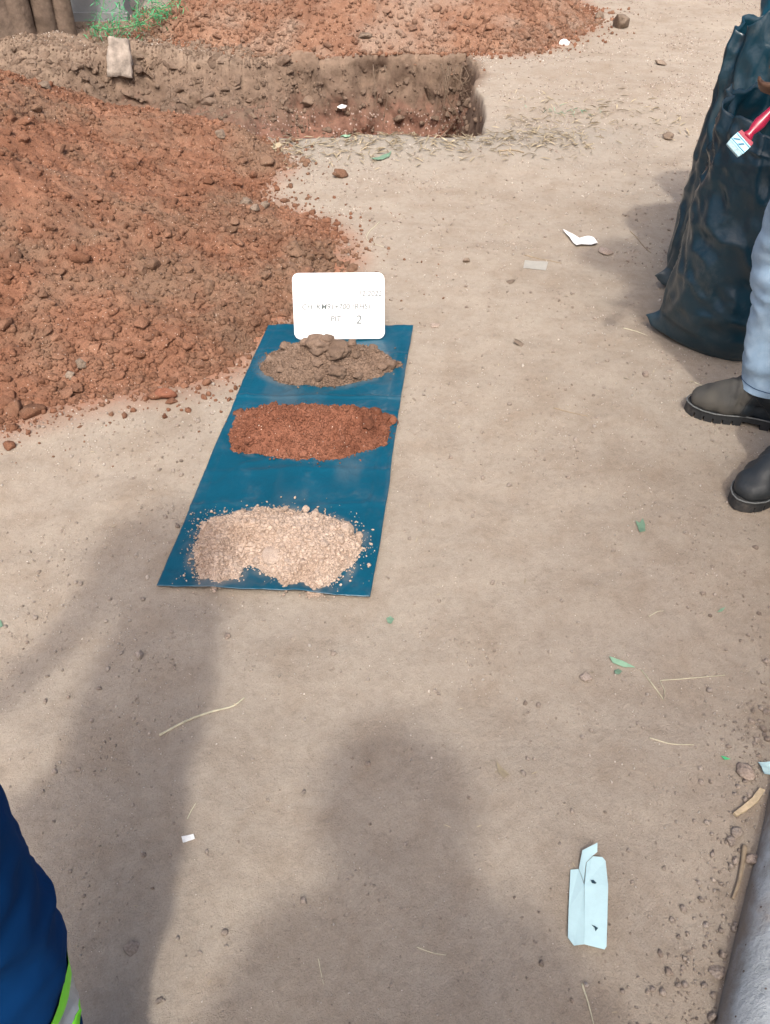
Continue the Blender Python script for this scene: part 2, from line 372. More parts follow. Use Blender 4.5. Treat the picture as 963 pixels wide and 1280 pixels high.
def gz(x, y):
    x = np.asarray(x, float); y = np.asarray(y, float)
    far = sstep(30, 10, np.hypot(x, y))
    sh = poly_sd(SHEET, x, y)
    calm = 1 - 0.8 * sstep(-0.06, 0.02, sh)
    z = (0.008 * fbm(x * 0.6 + 3, y * 0.6, 0, 3) + 0.0110 * fbm(x * 3.1, y * 3.1, 2, 3) * calm + 0.0050 * fbm(x * 11, y * 11, 4, 3) * calm)
    # litter-strewn lip of the trench and soft spoil edges
    z = z + 0.025 * np.exp(-((y - 4.35) / 0.25) ** 2) * sstep(1.4, 0.4, x) * sstep(-1.2, -0.6, x)
    z = z + 0.06 * sstep(-1.6, -2.6, x) * sstep(6.0, 6.5, y) * sstep(7.3, 6.7, y) * (1 + 0.6 * fbm(x * 2, y * 2, 9, 3))
    z = z + sstep(-0.1, -0.8, x) * sstep(5.8, 6.2, y) * sstep(7.2, 6.7, y) * (0.07 * fbm(x * 2.3, y * 2.3, 14, 3) + 0.035 * fbm(x * 8, y * 8, 15, 3))
    z = z * far
    d, _ = trench_d(x, y)
    z = z - 0.95 * d
    near = sstep(0.02, 0.2, d) * sstep(1.0, 0.8, d)
    z = z + near * (0.20 * fbm(x * 2.6, y * 2.6, 11, 3) + 0.06 * fbm(x * 8, y * 8, 12, 2) - 0.16 * np.maximum(0, fbm(x * 5, y * 5, 16, 2) - 0.12))
    return z
def gz1(x, y): return float(gz(np.array([x]), np.array([y]))[0])

def axis(segs, far):
    a = []
    for s, e, st in segs:
        a += list(np.arange(s, e - 1e-6, st))
    a.append(segs[-1][1])
    lo, hi, st = a[0], a[-1], segs[-1][2]
    out_hi = []; v = hi; s = st * 2
    while v < far: v += s; s *= 1.6; out_hi.append(v)
    out_lo = []; v = lo; s = st * 2
    while v > -far: v -= s; s *= 1.6; out_lo.append(v)
    return np.array(out_lo[::-1] + a + out_hi)
XS = axis([(-4.2, -0.9, 0.028), (-0.9, 0.44, 0.022), (0.44, 0.80, 0.009), (0.80, 1.5, 0.022), (1.5, 4.2, 0.04)], 160)
YS = axis([(-0.6, 0.25, 0.03), (0.25, 3.2, 0.016), (3.2, 4.9, 0.022), (4.9, 6.0, 0.024), (6.0, 6.55, 0.009), (6.55, 9.2, 0.03)], 160)
gx, gy = np.meshgrid(XS, YS, indexing='ij')
gzv = gz(gx, gy)
dd, lipd = trench_d(gx, gy)
gradx, grady = np.gradient(gzv, XS, YS)
steep = sstep(0.6, 2.0, np.hypot(gradx, grady)) * sstep(12, 9, np.hypot(gx, gy)) * (0.15 + 0.85 * sstep(0.0, 0.22, dd))
o1 = fbm(gx * 6, gy * 2, gzv * 6, 4); o2 = fbm(gx * 22, gy * 8, gzv * 22 + 7, 3)
blk = np.abs(fbm(gx * 9, gzv * 12, 3.3, 3))
blo = fbm(gx * 2.6, 4.4, gzv * 3.2, 2)
vy = gy - steep * (0.08 * o1 + 0.016 * o2 - 0.10 * blk + 0.12 * blo)
vx = gx - steep * (0.02 * o1 + 0.015 * o2)
vz = gzv + steep * 0.02 * o2
GV = np.stack([vx, vy, vz], -1).reshape(-1, 3)
gme = mesh_np('ground', GV, grid_faces(len(XS), len(YS)))
ca = gme.color_attributes.new('zone', 'FLOAT_COLOR', 'POINT')
hn = poly_sd(HEAP_NEAR, gx, gy); hf = poly_sd(HEAP_FAR, gx, gy)
redz = np.clip(sstep(-0.16, 0.02, hn) * 0.95 + sstep(-0.22, 0.02, hf) * 0.9, 0, 1)
deepz = np.maximum(np.maximum(sstep(0.0, 0.06, dd), 0.9 * sstep(-0.10, 0.0, lipd) * (gy > 5.5)), 0.92 * sstep(-0.3, -0.9, gx) * sstep(5.8, 6.2, gy) * sstep(8.2, 7.3, gy))
litz = np.exp(-((gy - 4.33 - 0.1 * gx) / 0.30) ** 2) * sstep(-1.0, -0.5, gx) * sstep(1.9, 0.7, gx)
zone = np.stack([redz, deepz, litz, np.ones_like(redz)], -1).reshape(-1, 4).astype(np.float32)
ca.data.foreach_set('color', zone.ravel())
ground = obj('ground', gme, M_GROUND); ground['kind'] = 'structure'

# ------------------------------------------------------------------ clods and grains
def clod_mesh(name, seed, sub=3, rough=0.62, flat=0.8, ncut=8, kmin=0.5):
    bm = bmesh.new(); bmesh.ops.create_icosphere(bm, subdivisions=sub, radius=1.0)
    V = np.array([v.co[:] for v in bm.verts])
    r = 1 + rough * fbm(V[:, 0] * 1.5 + seed * 7.3, V[:, 1] * 1.5, V[:, 2] * 1.5 + seed, 2) + 0.30 * rough * fbm(V[:, 0] * 4 + seed, V[:, 1] * 4, V[:, 2] * 4, 2) + (0.12 * rough * fbm(V[:, 0] * 11 + seed, V[:, 1] * 11, V[:, 2] * 11, 2) if sub > 3 else 0)
    V = V * r[:, None]
    # chop a few planes for broken faces
    rg = np.random.default_rng(seed + 50)
    for _ in range(ncut):
        n = rg.normal(size=3); n /= np.linalg.norm(n); k = rg.uniform(kmin, kmin + 0.3)
        d = V @ n; V -= np.where(d > k, (d - k) * 0.85, 0)[:, None] * n
    V[:, 2] *= flat
    for v, c in zip(bm.verts, V): v.co = c
    me = bpy.data.meshes.new(name); bm.to_mesh(me); bm.free()
    for p in me.polygons: p.use_smooth = True
    return me
CLODS = [clod_mesh('clod', i, 3) for i in range(9)]
def lowpoly(seed, sub, jit):
    bm = bmesh.new(); bmesh.ops.create_icosphere(bm, subdivisions=sub, radius=1.0)
    rg = np.random.default_rng(seed)
    V = np.array([v.co[:] for v in bm.verts]); V = V * (1 + jit * rg.normal(size=(len(V), 1))) ; V[:, 2] *= 0.8
    F = np.array([[v.index for v in f.verts] for f in bm.faces]); bm.free()
    return V, F
LOW = [lowpoly(i, 1, 0.20) for i in range(6)]
MID = [lowpoly(i + 20, 2, 0.13) for i in range(4)]
def rand_rot(n, rg):
    q = rg.normal(size=(n, 4)); q /= np.linalg.norm(q, axis=1)[:, None]
    w, x, y, z = q.T
    return np.stack([np.stack([1 - 2 * (y*y + z*z), 2 * (x*y - z*w), 2 * (x*z + y*w)], -1),
                     np.stack([2 * (x*y + z*w), 1 - 2 * (x*x + z*z), 2 * (y*z - x*w)], -1),
                     np.stack([2 * (x*z - y*w), 2 * (y*z + x*w), 1 - 2 * (x*x + y*y)], -1)], -2)
def grains(name, P, S, mat, parent=None, loc=(0, 0, 0), seed=0, midsize=0.009, tintv=None):
    """many small lumps joined into one mesh; P (n,3) world positions, S (n,) radii"""
    rg = np.random.default_rng(seed); P = np.asarray(P) - np.asarray(loc)
    Vs, Fs, Ts = [], [], []; off = 0
    var = rg.integers(0, 100, len(P)); tint = rg.random(len(P)) if tintv is None else tintv
    for big in (0, 1):
        pool = MID if big else LOW
        for k, (bv, bf) in enumerate(pool):
            idx = np.where(((S > midsize) == bool(big)) & (var % len(pool) == k))[0]
            if not len(idx): continue
            rot = rand_rot(len(idx), rg); sc = S[idx][:, None] * rg.uniform(0.7, 1.25, (len(idx), 3))
            v = np.einsum('nij,nvj->nvi', rot, bv[None] * sc[:, None, :]) + P[idx][:, None, :]
            f = bf[None] + (np.arange(len(idx)) * len(bv))[:, None, None] + off
            Vs.append(v.reshape(-1, 3)); Fs.append(f.reshape(-1, 3)); Ts.append(np.repeat(tint[idx], len(bv)))
            off += len(idx) * len(bv)
    me = mesh_np(name, np.concatenate(Vs), np.concatenate(Fs), smooth=False)
    a = me.attributes.new('tint', 'FLOAT', 'POINT'); a.data.foreach_set('value', np.concatenate(Ts).astype(np.float32))
    o = obj(name, me, mat, parent, loc if parent is None else (0, 0, 0)); o['kind'] = 'stuff'
    return o
_cid = 0
ROUND = [clod_mesh('lump', 30 + i, 4, 0.42, 0.85, 3, 0.75) for i in range(5)]
def clod(p, s, mat, parent, base=(0, 0, 0), name='clod', flat=1.0, sink=0.35, rot=None, pool=None):
    """one single lump with shared mesh data"""
    global _cid; _cid += 1
    pool = pool or CLODS; src = pool[_cid % len(pool)]
    key = src.name + '|' + mat.name
    me = CL_CACHE.get(key)
    if me is None:
        me = src.copy(); me.name = name; me.materials.clear(); me.materials.append(mat); CL_CACHE[key] = me
    o = bpy.data.objects.new(name, me); C.objects.link(o)
    o.scale = (s * random.uniform(0.85, 1.25), s * random.uniform(0.8, 1.1), s * random.uniform(0.7, 0.95) * flat)
    o.location = Vector(p) + Vector((0, 0, s * 0.75 * flat * (1 - 2 * sink))) - Vector(base)
    o.rotation_euler = rot if rot else (random.uniform(-.35, .35), random.uniform(-.35, .35), random.uniform(0, 6.28))
    if parent is not None: o.parent = parent
    return o
CL_CACHE = {}

# ------------------------------------------------------------------ big soil heaps
def heap_h(poly, x, y, kind):
    wob = 0.06 * fbm(x * 3.3, y * 3.3, 21, 3) + 0.02 * fbm(x * 14, y * 14, 22, 2)
    d = poly_sd(poly, x, y) + wob
    if kind == 'near':
        k = np.clip(0.5 + 0.5 * (-x - 0.6), 0.42, 1.35)
        h = 0.33 * np.maximum(d, 0) * k
        h = h + 0.035 * sstep(0, 0.16, d)
        h = h + sstep(0, 0.2, d) * (0.055 * fbm(x * 2.6, y * 2.6, 31, 3) + 0.026 * fbm(x * 9, y * 9, 32, 3))
        h = h + sstep(0, 0.08, d) * (0.018 * fbm(x * 28, y * 28, 33, 3) + 0.009 * fbm(x * 70, y * 70, 34, 2))
        base = np.maximum(gz(x, y), -0.55 * sstep(4.45, 5.3, y) - 0.02)
    else:
        h = 0.46 * np.maximum(d, 0); h = np.where(h > 0.6, 0.6 + (h - 0.6) * 0.35, h)
        h = h + 0.03 * sstep(0, 0.12, d) + sstep(0, 0.3, d) * (0.08 * fbm(x * 2.2, y * 2.2, 41, 3) + 0.035 * fbm(x * 8, y * 8, 42, 3))
        h = h + sstep(0, 0.08, d) * 0.016 * fbm(x * 26, y * 26, 43, 3)
        d = np.minimum(d, -trench_d(x, y)[1] - 0.02)
        base = np.maximum(gz(x, y), -0.06)
    return base + np.where(d > 0, h, -0.03), d

def big_heap(label, poly, kind, mat, stepx, n_small, n_big, seed, smax, bigspots=()):
    rg = np.random.default_rng(seed)
    P = np.array(poly); x0, y0 = P.min(0) - 0.05; x1, y1 = P.max(0) + 0.05
    xs = np.arange(x0, x1, stepx); ys = np.arange(y0, y1, stepx)
    X, Y = np.meshgrid(xs, ys, indexing='ij')
    Z, D = heap_h(poly, X, Y, kind)
    F = grid_faces(len(xs), len(ys)); ok = (D.ravel() > -0.03)
    F = F[ok[F].all(1)]
    used = np.unique(F); mp = -np.ones(X.size, int); mp[used] = np.arange(len(used))
    base = (float(P[:, 0].mean()), float(P[:, 1].mean()), 0.0)
    V = np.stack([X, Y, Z], -1).reshape(-1, 3)[used] - np.array(base)
    t = thing('soil_heap', label, 'soil heap', base)
    obj('soil_mass', mesh_np('soil_mass', V, mp[F]), mat, t)
    # loose lumps: biggest as parts, the rest joined
    n = n_small + n_big
    pts = []
    while sum(len(p) for p in pts) < n:
        q = rg.uniform((x0, y0), (x1, y1), (n * 2, 2))
        _, dq = heap_h(poly, q[:, 0], q[:, 1], kind)
        dens = np.where(dq > 0, 0.35 + 0.65 * np.exp(-dq / 0.25), np.exp(dq / 0.05) * 0.35) * (0.45 + 0.55 * (fbm(q[:, 0] * 2.5, q[:, 1] * 2.5, 51, 2) > -0.1))
        # only where the photograph can see
        zc = math.cos(PITCH) * q[:, 1] + math.sin(PITCH) * 1.3
        vis = (np.abs(q[:, 0]) < 0.56 * zc) & (q[:, 1] < 8.8)
        keep = (rg.random(len(q)) < dens) & vis & (dq > -0.14) & (poly_sd(SHEET, q[:, 0], q[:, 1]) < -0.01)
        pts.append(q[keep])
    q = np.concatenate(pts)[:n]
    zq, dq = heap_h(poly, q[:, 0], q[:, 1], kind)
    zq = np.where(dq > 0, zq, gz(q[:, 0], q[:, 1]))
    s = np.minimum(0.0036 * np.exp(rg.normal(0, 0.60, n)) * (1 if kind == 'near' else 1.8), smax * 0.55)
    big = np.argsort(-s * np.where(dq < 0.35, 1.15, 1))
    bi = big[:n_big]; si = big[n_big:]
    grains('crumbs', np.stack([q[si, 0], q[si, 1], zq[si] + s[si] * 0.25], -1), s[si], mat, t, base, seed)
    sb = s[bi] * 1.25
    for j, i in enumerate(bi):
        clod((q[i, 0], q[i, 1], zq[i]), float(sb[j]), mat, t, base)
    for (u, v, r, mm) in bigspots:
        # pixel -> first hit with the heap surface
        a = (u - 481.5) / FPX; b = (v - 640) / FPX
        f = math.cos(PITCH) - math.sin(PITCH) * b; dn = math.sin(PITCH) + math.cos(PITCH) * b
        ta = np.arange((CAM_H - 1.0) / dn, 9, 0.01)
        hit = np.nonzero(np.maximum(heap_h(poly, a * ta, f * ta, kind)[0], gz(a * ta, f * ta)) >= CAM_H - dn * ta)[0]
        tt = float(ta[hit[0]]) if len(hit) else 2.0; zz = CAM_H - dn * tt
        clod((a * tt, f * tt, zz), r * tt / FPX, mm or mat, t, base)
    return t

NEARBIG = [(20, 512, 17, None), (38, 518, 14, None), (97, 488, 13, None), (120, 437, 10, None), (125, 418, 12, None), (8, 505, 12, None),
           (150, 470, 8, None), (78, 482, 9, None), (60, 460, 8, None), (15, 322, 15, None), (100, 325, 11, None), (180, 360, 9, None),
           (75, 190, 12, None), (30, 175, 9, None), (42, 200, 8, None), (205, 495, 13, None), (215, 503, 8, None), (195, 498, 7, None), (262, 320, 8, None),
           (335, 203, 10, None), (345, 208, 7, None), (318, 262, 8, M_CLODG), (330, 258, 7, M_CLODG), (308, 255, 9, M_CLODG), (350, 300, 9, None), (372, 318, 11, None), (366, 305, 9, None),
           (398, 308, 9, None), (410, 322, 8, None), (420, 305, 6, None), (385, 330, 8, None), (405, 338, 7, None), (355, 325, 8, None), (425, 330, 6, None), (340, 310, 7, None),
           (275, 170, 8, M_CLODG), (165, 205, 11, None), (240, 240, 9, None), (228, 290, 7, None), (55, 110, 9, M_CLODG), (45, 138, 9, None),
           (205, 430, 8, None), (215, 425, 6, None), (100, 535, 4, None), (225, 420, 8, None), (290, 400, 6, None), (160, 440, 7, None), (88, 470, 7, M_CLODG), (102, 455, 11, M_CLODG)]
near_heap = big_heap('low spread heap of red-brown soil with loose clods beside the blue sheet', HEAP_NEAR, 'near', M_RED, 0.0100, 30000, 235, 11, 0.040, NEARBIG)
FARBIG = [(655, 45, 9, None), (585, 20, 8, None), (640, 30, 5, None), (600, 40, 6, None), (455, 47, 7, M_CLODG), (545, 35, 5, None), (500, 22, 6, None), (700, 22, 5, None), (712, 40, 4, None), (255, 20, 7, None), (260, 60, 5, None)]
far_heap = big_heap('tall heap of dry orange-brown soil behind the dug trench', HEAP_FAR, 'far', M_FAR, 0.020, 16000, 150, 12, 0.055, FARBIG)

# lumps standing in the cut wall of the trench and on its banks
rg = np.random.default_rng(77)
wv = GV.reshape(len(XS), len(YS), 3)
cand = np.argwhere(((dd > 0.04) & (dd < 0.62) & (gx > -2.9) & (gx < 0.75) & (gy > 4.7)) | ((gy > 6.1) & (gy < 7.3) & (gx > -2.9) & (gx < -0.7) & (hf < 0.0)))
sel = cand[rg.choice(len(cand), 6000, replace=False)]
pw = wv[sel[:, 0], sel[:, 1]]
ss = np.minimum(0.0055 * np.exp(rg.normal(0, 0.75, len(pw))), 0.06)
order = np.argsort(-ss); ib, ism = order[:220], order[220:]
for i in ib: clod(pw[i], float(ss[i]) * 1.25, M_BANK, ground, sink=0.7)
grains('crumbs', pw[ism], ss[ism], M_BANK, ground, (0, 0, 0), 78, 0.012)

# ------------------------------------------------------------------ polythene sheet
def bil(P, u, v):
    a = np.array(P[0]); b = np.array(P[1]); c = np.array(P[2]); d = np.array(P[3])
    return (a * ((1 - u) * (1 - v))[..., None] + b * (u * (1 - v))[..., None] + c * (u * v)[..., None] + d * ((1 - u) * v)[..., None])
NU, NV = 130, 300
U, Vv = np.meshgrid(np.linspace(0, 1, NU), np.linspace(0, 1, NV), indexing='ij')
S2 = bil(SHEET, U, Vv)
sx_, sy_ = S2[..., 0].copy(), S2[..., 1].copy()
sx_ += 0.008 * fbm(Vv * 6, 4.4, 0, 3) * sstep(0.5, 1, U) - 0.006 * fbm(Vv * 5, 7.4, 0, 3) * sstep(0.5, 0, U)
sy_ += 0.010 * fbm(U * 5, 1.4, 0, 3) * sstep(0.12, 0, Vv) + 0.008 * fbm(U * 5, 6.4, 0, 3) * sstep(0.9, 1, Vv)
def sheet_w(U, Vv):
    w = 0.0045 * (1 + fbm(U * 3, Vv * 7, 61, 3)) + 0.0045 * np.maximum(0, 0.35 - np.abs(fbm(U * 5 + Vv * 5, Vv * 11 - U * 3, 62, 2)) * 2) + 0.0012 * fbm(U * 16, Vv * 38, 63, 2)
    for v0, tilt, amp, wd in ((0.645, 0.012, 0.007, 0.006), (0.60, -0.02, 0.003, 0.008), (0.36, 0.03, 0.0035, 0.010), (0.86, -0.01, 0.003, 0.006), (0.245, 0.02, 0.003, 0.007)):
        ph = Vv - v0 - tilt * (U - 0.5) - 0.01 * fbm(U * 4, v0 * 50, 0, 2)
        w = w + amp * np.exp(-(ph / wd) ** 2) * (0.55 + 0.45 * fbm(U * 3, v0 * 30, 2, 2))
    for u0, amp, wd in ((0.93, 0.004, 0.012), (0.06, 0.003, 0.012), (0.52, 0.002, 0.03)):
        ph = U - u0 - 0.02 * fbm(Vv * 3, u0 * 40, 0, 2)
        w = w + amp * np.exp(-(ph / wd) ** 2) * (0.5 + 0.5 * fbm(Vv * 5, u0 * 20, 5, 2))
    w = w + 0.010 * sstep(0.035, 0, Vv) * (0.25 + np.maximum(0, fbm(U * 4.2, 2.2, 0, 2) + 0.25 * (U > 0.85)))
    w = w + 0.006 * sstep(0.03, 0, 1 - U) * np.maximum(0, fbm(Vv * 7, 9.2, 0, 2)) + 0.006 * sstep(0.97, 1, Vv) * np.maximum(0, fbm(U * 7, 5.2, 0, 2) + 0.2)
    return w
sz_ = gz(sx_, sy_) + 0.0065 + sheet_w(U, Vv)
def sheet_z(x, y):
    return gz1(x, y) + 0.0115
sb = (float(np.mean(sx_)), float(np.mean(sy_)), 0.0)
sv = np.stack([sx_, sy_, sz_], -1).reshape(-1, 3) - np.array(sb)
sme = mesh_np('polythene_sheet', sv, grid_faces(NU, NV))
# dust from the samples
def pp(L): return [px(u, v) for u, v in L]
BROWN_P = pp([(325, 466), (331, 455), (346, 446), (368, 439), (395, 437), (430, 437), (455, 440), (480, 447), (499, 456), (503, 463), (486, 471), (465, 478), (440, 485), (410, 489), (378, 487), (350, 482), (331, 474)])
RED_P = pp([(286, 552), (291, 540), (294, 528), (312, 521), (345, 515), (390, 512), (435, 516), (468, 521), (490, 525), (495, 531), (484, 545), (478, 560), (452, 572), (420, 580), (390, 582), (350, 578), (310, 572), (289, 566)])
PALE_P = pp([(240, 692), (250, 676), (253, 662), (278, 652), (315, 646), (358, 643), (398, 648), (430, 660), (452, 674), (453, 690), (444, 706), (432, 722), (420, 734), (404, 747), (386, 746), (378, 732), (360, 738), (344, 726), (318, 712), (306, 712), (296, 728), (278, 736), (256, 734), (246, 722), (242, 706)])
dust = np.zeros(U.shape)
for P_, k_, w_ in ((BROWN_P, 0.28, 0.03), (RED_P, 0.2, 0.012), (PALE_P, 0.42, 0.03)):
    d_ = poly_sd(P_, sx_, sy_)
    dust = np.maximum(dust, k_ * sstep(-w_, 0.0, d_) * np.clip(0.3 + 1.6 * fbm(sx_ * 26, sy_ * 26, 71, 3), 0, 1))
dust += 0.14 * sstep(0.1, 0.6, fbm(sx_ * 9, sy_ * 3, 72, 4)) + 0.25 * sstep(0.03, 0, 1 - U) * np.clip(fbm(Vv * 20, 3.3, 0, 2), 0, 1)
a_ = sme.attributes.new('dust', 'FLOAT', 'POINT'); a_.data.foreach_set('value', dust.ravel().astype(np.float32))
sheet = tag(obj('polythene_sheet', sme, M_BLUE, None, sb), 'long flat blue polythene sheet spread on bare ground', 'plastic sheet')
so = sheet.modifiers.new('thick', 'SOLIDIFY'); so.thickness = 0.0012; so.offset = -1

# ------------------------------------------------------------------ soil samples on the sheet
def sample(name, label, P, mat, hmax, n, seed, gs, lumps, spill, apex=(0.5, 0.0), n_part=60):
    rg = np.random.default_rng(seed); P = np.array(P)
    cx, cy = P.mean(0); base = (float(cx), float(cy), gz1(cx, cy))
    x0, y0 = P.min(0) - 0.01; x1, y1 = P.max(0) + 0.01; st = 0.0032
    X, Y = np.meshgrid(np.arange(x0, x1, st), np.arange(y0, y1, st), indexing='ij')
    def hh(X, Y):
        d = poly_sd(P, X, Y) + 0.012 * fbm(X * 40, Y * 40, seed, 3) + 0.020 * fbm(X * 13, Y * 13, seed + 5, 2) * sstep(0.06, 0.0, poly_sd(P, X, Y))
        dm = 0.135
        t = np.clip(d / dm, 0, 1)
        h = hmax * (0.65 * t + 0.35 * (1 - (1 - t) ** 2))
        h = h * (0.86 + 0.30 * fbm(X * 9, Y * 9, seed + 1, 3)) + sstep(0, 0.02, d) * (0.006 * fbm(X * 45, Y * 45, seed + 2, 3) + 0.003 * fbm(X * 120, Y * 120, seed + 3, 2))
        return gz(X, Y) + 0.0095 + np.where(d > 0, np.maximum(h, 0.0012), -0.006), d
    Z, D = hh(X, Y)
    F = grid_faces(*X.shape); ok = D.ravel() > -0.004; F = F[ok[F].all(1)]
    used = np.unique(F); mp = -np.ones(X.size, int); mp[used] = np.arange(len(used))
    t = thing(name, label, 'soil sample', base)
    obj('soil_mass', mesh_np('soil_mass', np.stack([X, Y, Z], -1).reshape(-1, 3)[used] - np.array(base), mp[F]), mat, t)
    q = rg.uniform((x0 - 0.05, y0 - 0.05), (x1 + 0.05, y1 + 0.05), (n * 6, 2)); zq, dq = hh(q[:, 0], q[:, 1])
    dens = np.where(dq > 0, 1.0, spill * np.exp(dq / 0.012))
    kp = (rg.random(len(q)) < dens) & (poly_sd(SHEET, q[:, 0], q[:, 1]) > -0.02)
    q, zq, dq = q[kp][:n], zq[kp][:n], dq[kp][:n]
    s = gs * np.exp(rg.normal(0, 0.55, len(q)))
    s = np.minimum(s, gs * 3.4) * np.where(dq < 0, 0.7, 1)
    zz = np.where(dq > 0, zq, gz(q[:, 0], q[:, 1]) + 0.0125)
    order = np.argsort(-s); ib, ism = order[:n_part], order[n_part:]
    grains('grains', np.stack([q[ism, 0], q[ism, 1], zz[ism] + s[ism] * 0.3], -1), s[ism], mat, t, base, seed, 0.0065)
    for i in ib: clod((q[i, 0], q[i, 1], zz[i]), float(s[i]) * 1.15, mat, t, base)
    for l in lumps:
        u, v, r, back = l[:4]; fl = l[4] if len(l) > 4 else 1.0
        x, y = px(u, v, back)           # back = height of the lump's centre
        zs = float(hh(np.array([x]), np.array([y]))[0][0])
        dist = math.hypot(x, math.hypot(y, CAM_H))
        rr = r * dist / FPX
        clod((x, y, max(zs, back - rr * 0.6)), rr * 0.95, M_S_PALE_L if mat is M_S_PALE else mat, t, base, flat=fl, pool=ROUND)
    return t
sample('soil_sample', 'grey-brown topsoil sample heaped on the sheet in front of the white board', BROWN_P, M_S_BROWN, 0.105, 8000, 101, 0.0019,
       [(398, 431, 17, 0.098), (421, 435, 16, 0.09), (408, 423, 11, 0.118), (430, 444, 9, 0.065), (385, 440, 8, 0.065), (440, 440, 7, 0.055), (421, 463, 11, 0.05), (398, 462, 7, 0.04), (398, 474, 6, 0.03), (447, 468, 7, 0.03),
        (445, 450, 8, 0.045), (467, 445, 7, 0.03), (488, 460, 8, 0.015), (340, 460, 6, 0.012), (360, 447, 7, 0.03), (478, 462, 7, 0.02), (352, 470, 5, 0.015), (415, 446, 9, 0.07)], 0.10)
sample('soil_sample', 'rust-red soil sample heaped in the middle of the sheet', RED_P, M_S_RED, 0.108, 9000, 102, 0.0019,
       [(301, 517, 8, 0.012), (460, 536, 10, 0.035), (482, 525, 8, 0.02), (470, 522, 8, 0.022), (490, 527, 6, 0.014), (455, 522, 7, 0.03), (344, 527, 6, 0.04), (292, 555, 5, 0.01),
        (380, 572, 5, 0.012), (450, 578, 4, 0.008), (312, 560, 6, 0.015), (480, 540, 6, 0.015)], 0.08)
sample('soil_sample', 'pale cream gravelly soil sample spread at the near end of the sheet', PALE_P, M_S_PALE, 0.080, 12000, 103, 0.0020,
       [(340, 688, 15, 0.052, 0.55), (300, 642, 9, 0.022), (433, 664, 11, 0.028), (449, 669, 7, 0.016), (405, 685, 6, 0.045), (438, 716, 5, 0.006), (357, 634, 4, 0.045), (382, 635, 5, 0.04),
        (394, 640, 6, 0.036), (262, 672, 5, 0.02), (425, 678, 6, 0.03), (320, 700, 5, 0.03), (258, 690, 5, 0.012), (330, 648, 5, 0.04)], 0.42, n_part=110)

# ------------------------------------------------------------------ sign board
def rounded_plate(w, h, r, t, seg=6):
    bm = bmesh.new(); vs = []
    for cx, cy, a0 in ((w/2 - r, h/2 - r, 0), (-w/2 + r, h/2 - r, 90), (-w/2 + r, -h/2 + r, 180), (w/2 - r, -h/2 + r, 270)):
        for k in range(seg + 1):
            a = R(a0 + 90 * k / seg); vs.append(bm.verts.new((cx + r * math.cos(a), cy + r * math.sin(a), 0)))
    f = bm.faces.new(vs)
    e = bmesh.ops.extrude_face_region(bm, geom=[f]); bmesh.ops.translate(bm, vec=(0, 0, -t), verts=[v for v in e['geom'] if isinstance(v, bmesh.types.BMVert)])
    bmesh.ops.recalc_face_normals(bm, faces=bm.faces)
    me = bpy.data.meshes.new('plate'); bm.to_mesh(me); bm.free(); return me
bxl, byl = px(372, 427, 0.01); bxr, byr = px(478, 426, 0.01)
bw = math.hypot(bxr - bxl, byr - byl) + 0.018; bh = 0.215
bz0 = sheet_z((bxl + bxr) / 2, byl) + 0.004
board = thing('sign_board', 'white rounded sign board propped upright at the far end of the sheet', 'sign', ((bxl + bxr) / 2, (byl + byr) / 2, bz0))
board.rotation_euler = (R(90 - 25), 0, math.atan2(byr - byl, bxr - bxl))
pm = rounded_plate(bw, bh, 0.022, 0.006); pm.transform(Matrix.Translation((0, bh / 2, 0)))
obj('panel', pm, M_BOARD, board)
def text_part(txt, size, x, y, parent, mat, name='lettering', z=0.0006, shear=0.12, rot=None):
    cu = bpy.data.curves.new('t', 'FONT'); cu.body = txt; cu.size = size; cu.shear = shear; cu.offset = 0.0002
    to = bpy.data.objects.new('t', cu); C.objects.link(to); bpy.context.view_layer.update()
    me = bpy.data.meshes.new_from_object(to.evaluated_get(bpy.context.evaluated_depsgraph_get()))
    bpy.data.objects.remove(to)
    o = obj(name, me, mat, parent, (x, y, z))
    if rot: o.rotation_euler = rot
    return o
text_part('12/2022', 0.024, 0.065, 0.140, board, M_FAINT)
text_part('CH. KM91+700 (RHS)', 0.025, -0.125, 0.098, board, M_FAINT)
text_part('PIT', 0.026, -0.03, 0.058, board, M_FAINT)
text_part('2', 0.040, 0.055, 0.050, board, M_FAINT)
# folding strut that holds the board up from behind
strut = bmesh.new(); bmesh.ops.create_cube(strut, size=1)
sm_ = bpy.data.meshes.new('stand'); 
for v in strut.verts: v.co = Vector((v.co.x * 0.05, v.co.y * 0.004, v.co.z * 0.150))
strut.to_mesh(sm_); strut.free()
st_o = obj('stand', sm_, M_BOARD, board, (0, 0.095, -0.074)); st_o.rotation_euler = (R(-38), 0, 0)

# ------------------------------------------------------------------ tubes, twigs, leaves, paper
def tube(path, rad, sides=7, cap=True):
    path = [Vector(p) for p in path]; V, F = [], []
    n = len(path)
    if not hasattr(rad, '__len__'): rad = [rad] * n
    up = Vector((0.13, 0.2, 1)).normalized(); prevx = None
    for i, p in enumerate(path):
        t = (path[min(i + 1, n - 1)] - path[max(i - 1, 0)]).normalized()
        xax = (prevx - t * prevx.dot(t)) if prevx is not None else t.orthogonal()
        xax.normalize(); prevx = xax; yax = t.cross(xax)
        for k in range(sides):
            a = 2 * math.pi * k / sides
            V.append(p + (xax * math.cos(a) + yax * math.sin(a)) * rad[i])
    for i in range(n - 1):
        for k in range(sides):
            F.append((i * sides + k, i * sides + (k + 1) % sides, (i + 1) * sides + (k + 1) % sides, (i + 1) * sides + k))
    if cap:
        F.append(tuple(range(sides))[::-1]); F.append(tuple(range((n - 1) * sides, n * sides)))
    return V, F
def merge(parts):
    V, F = [], []
    for v, f in parts:
        o = len(V); V += list(v); F += [tuple(i + o for i in q) for q in f]
    return V, F
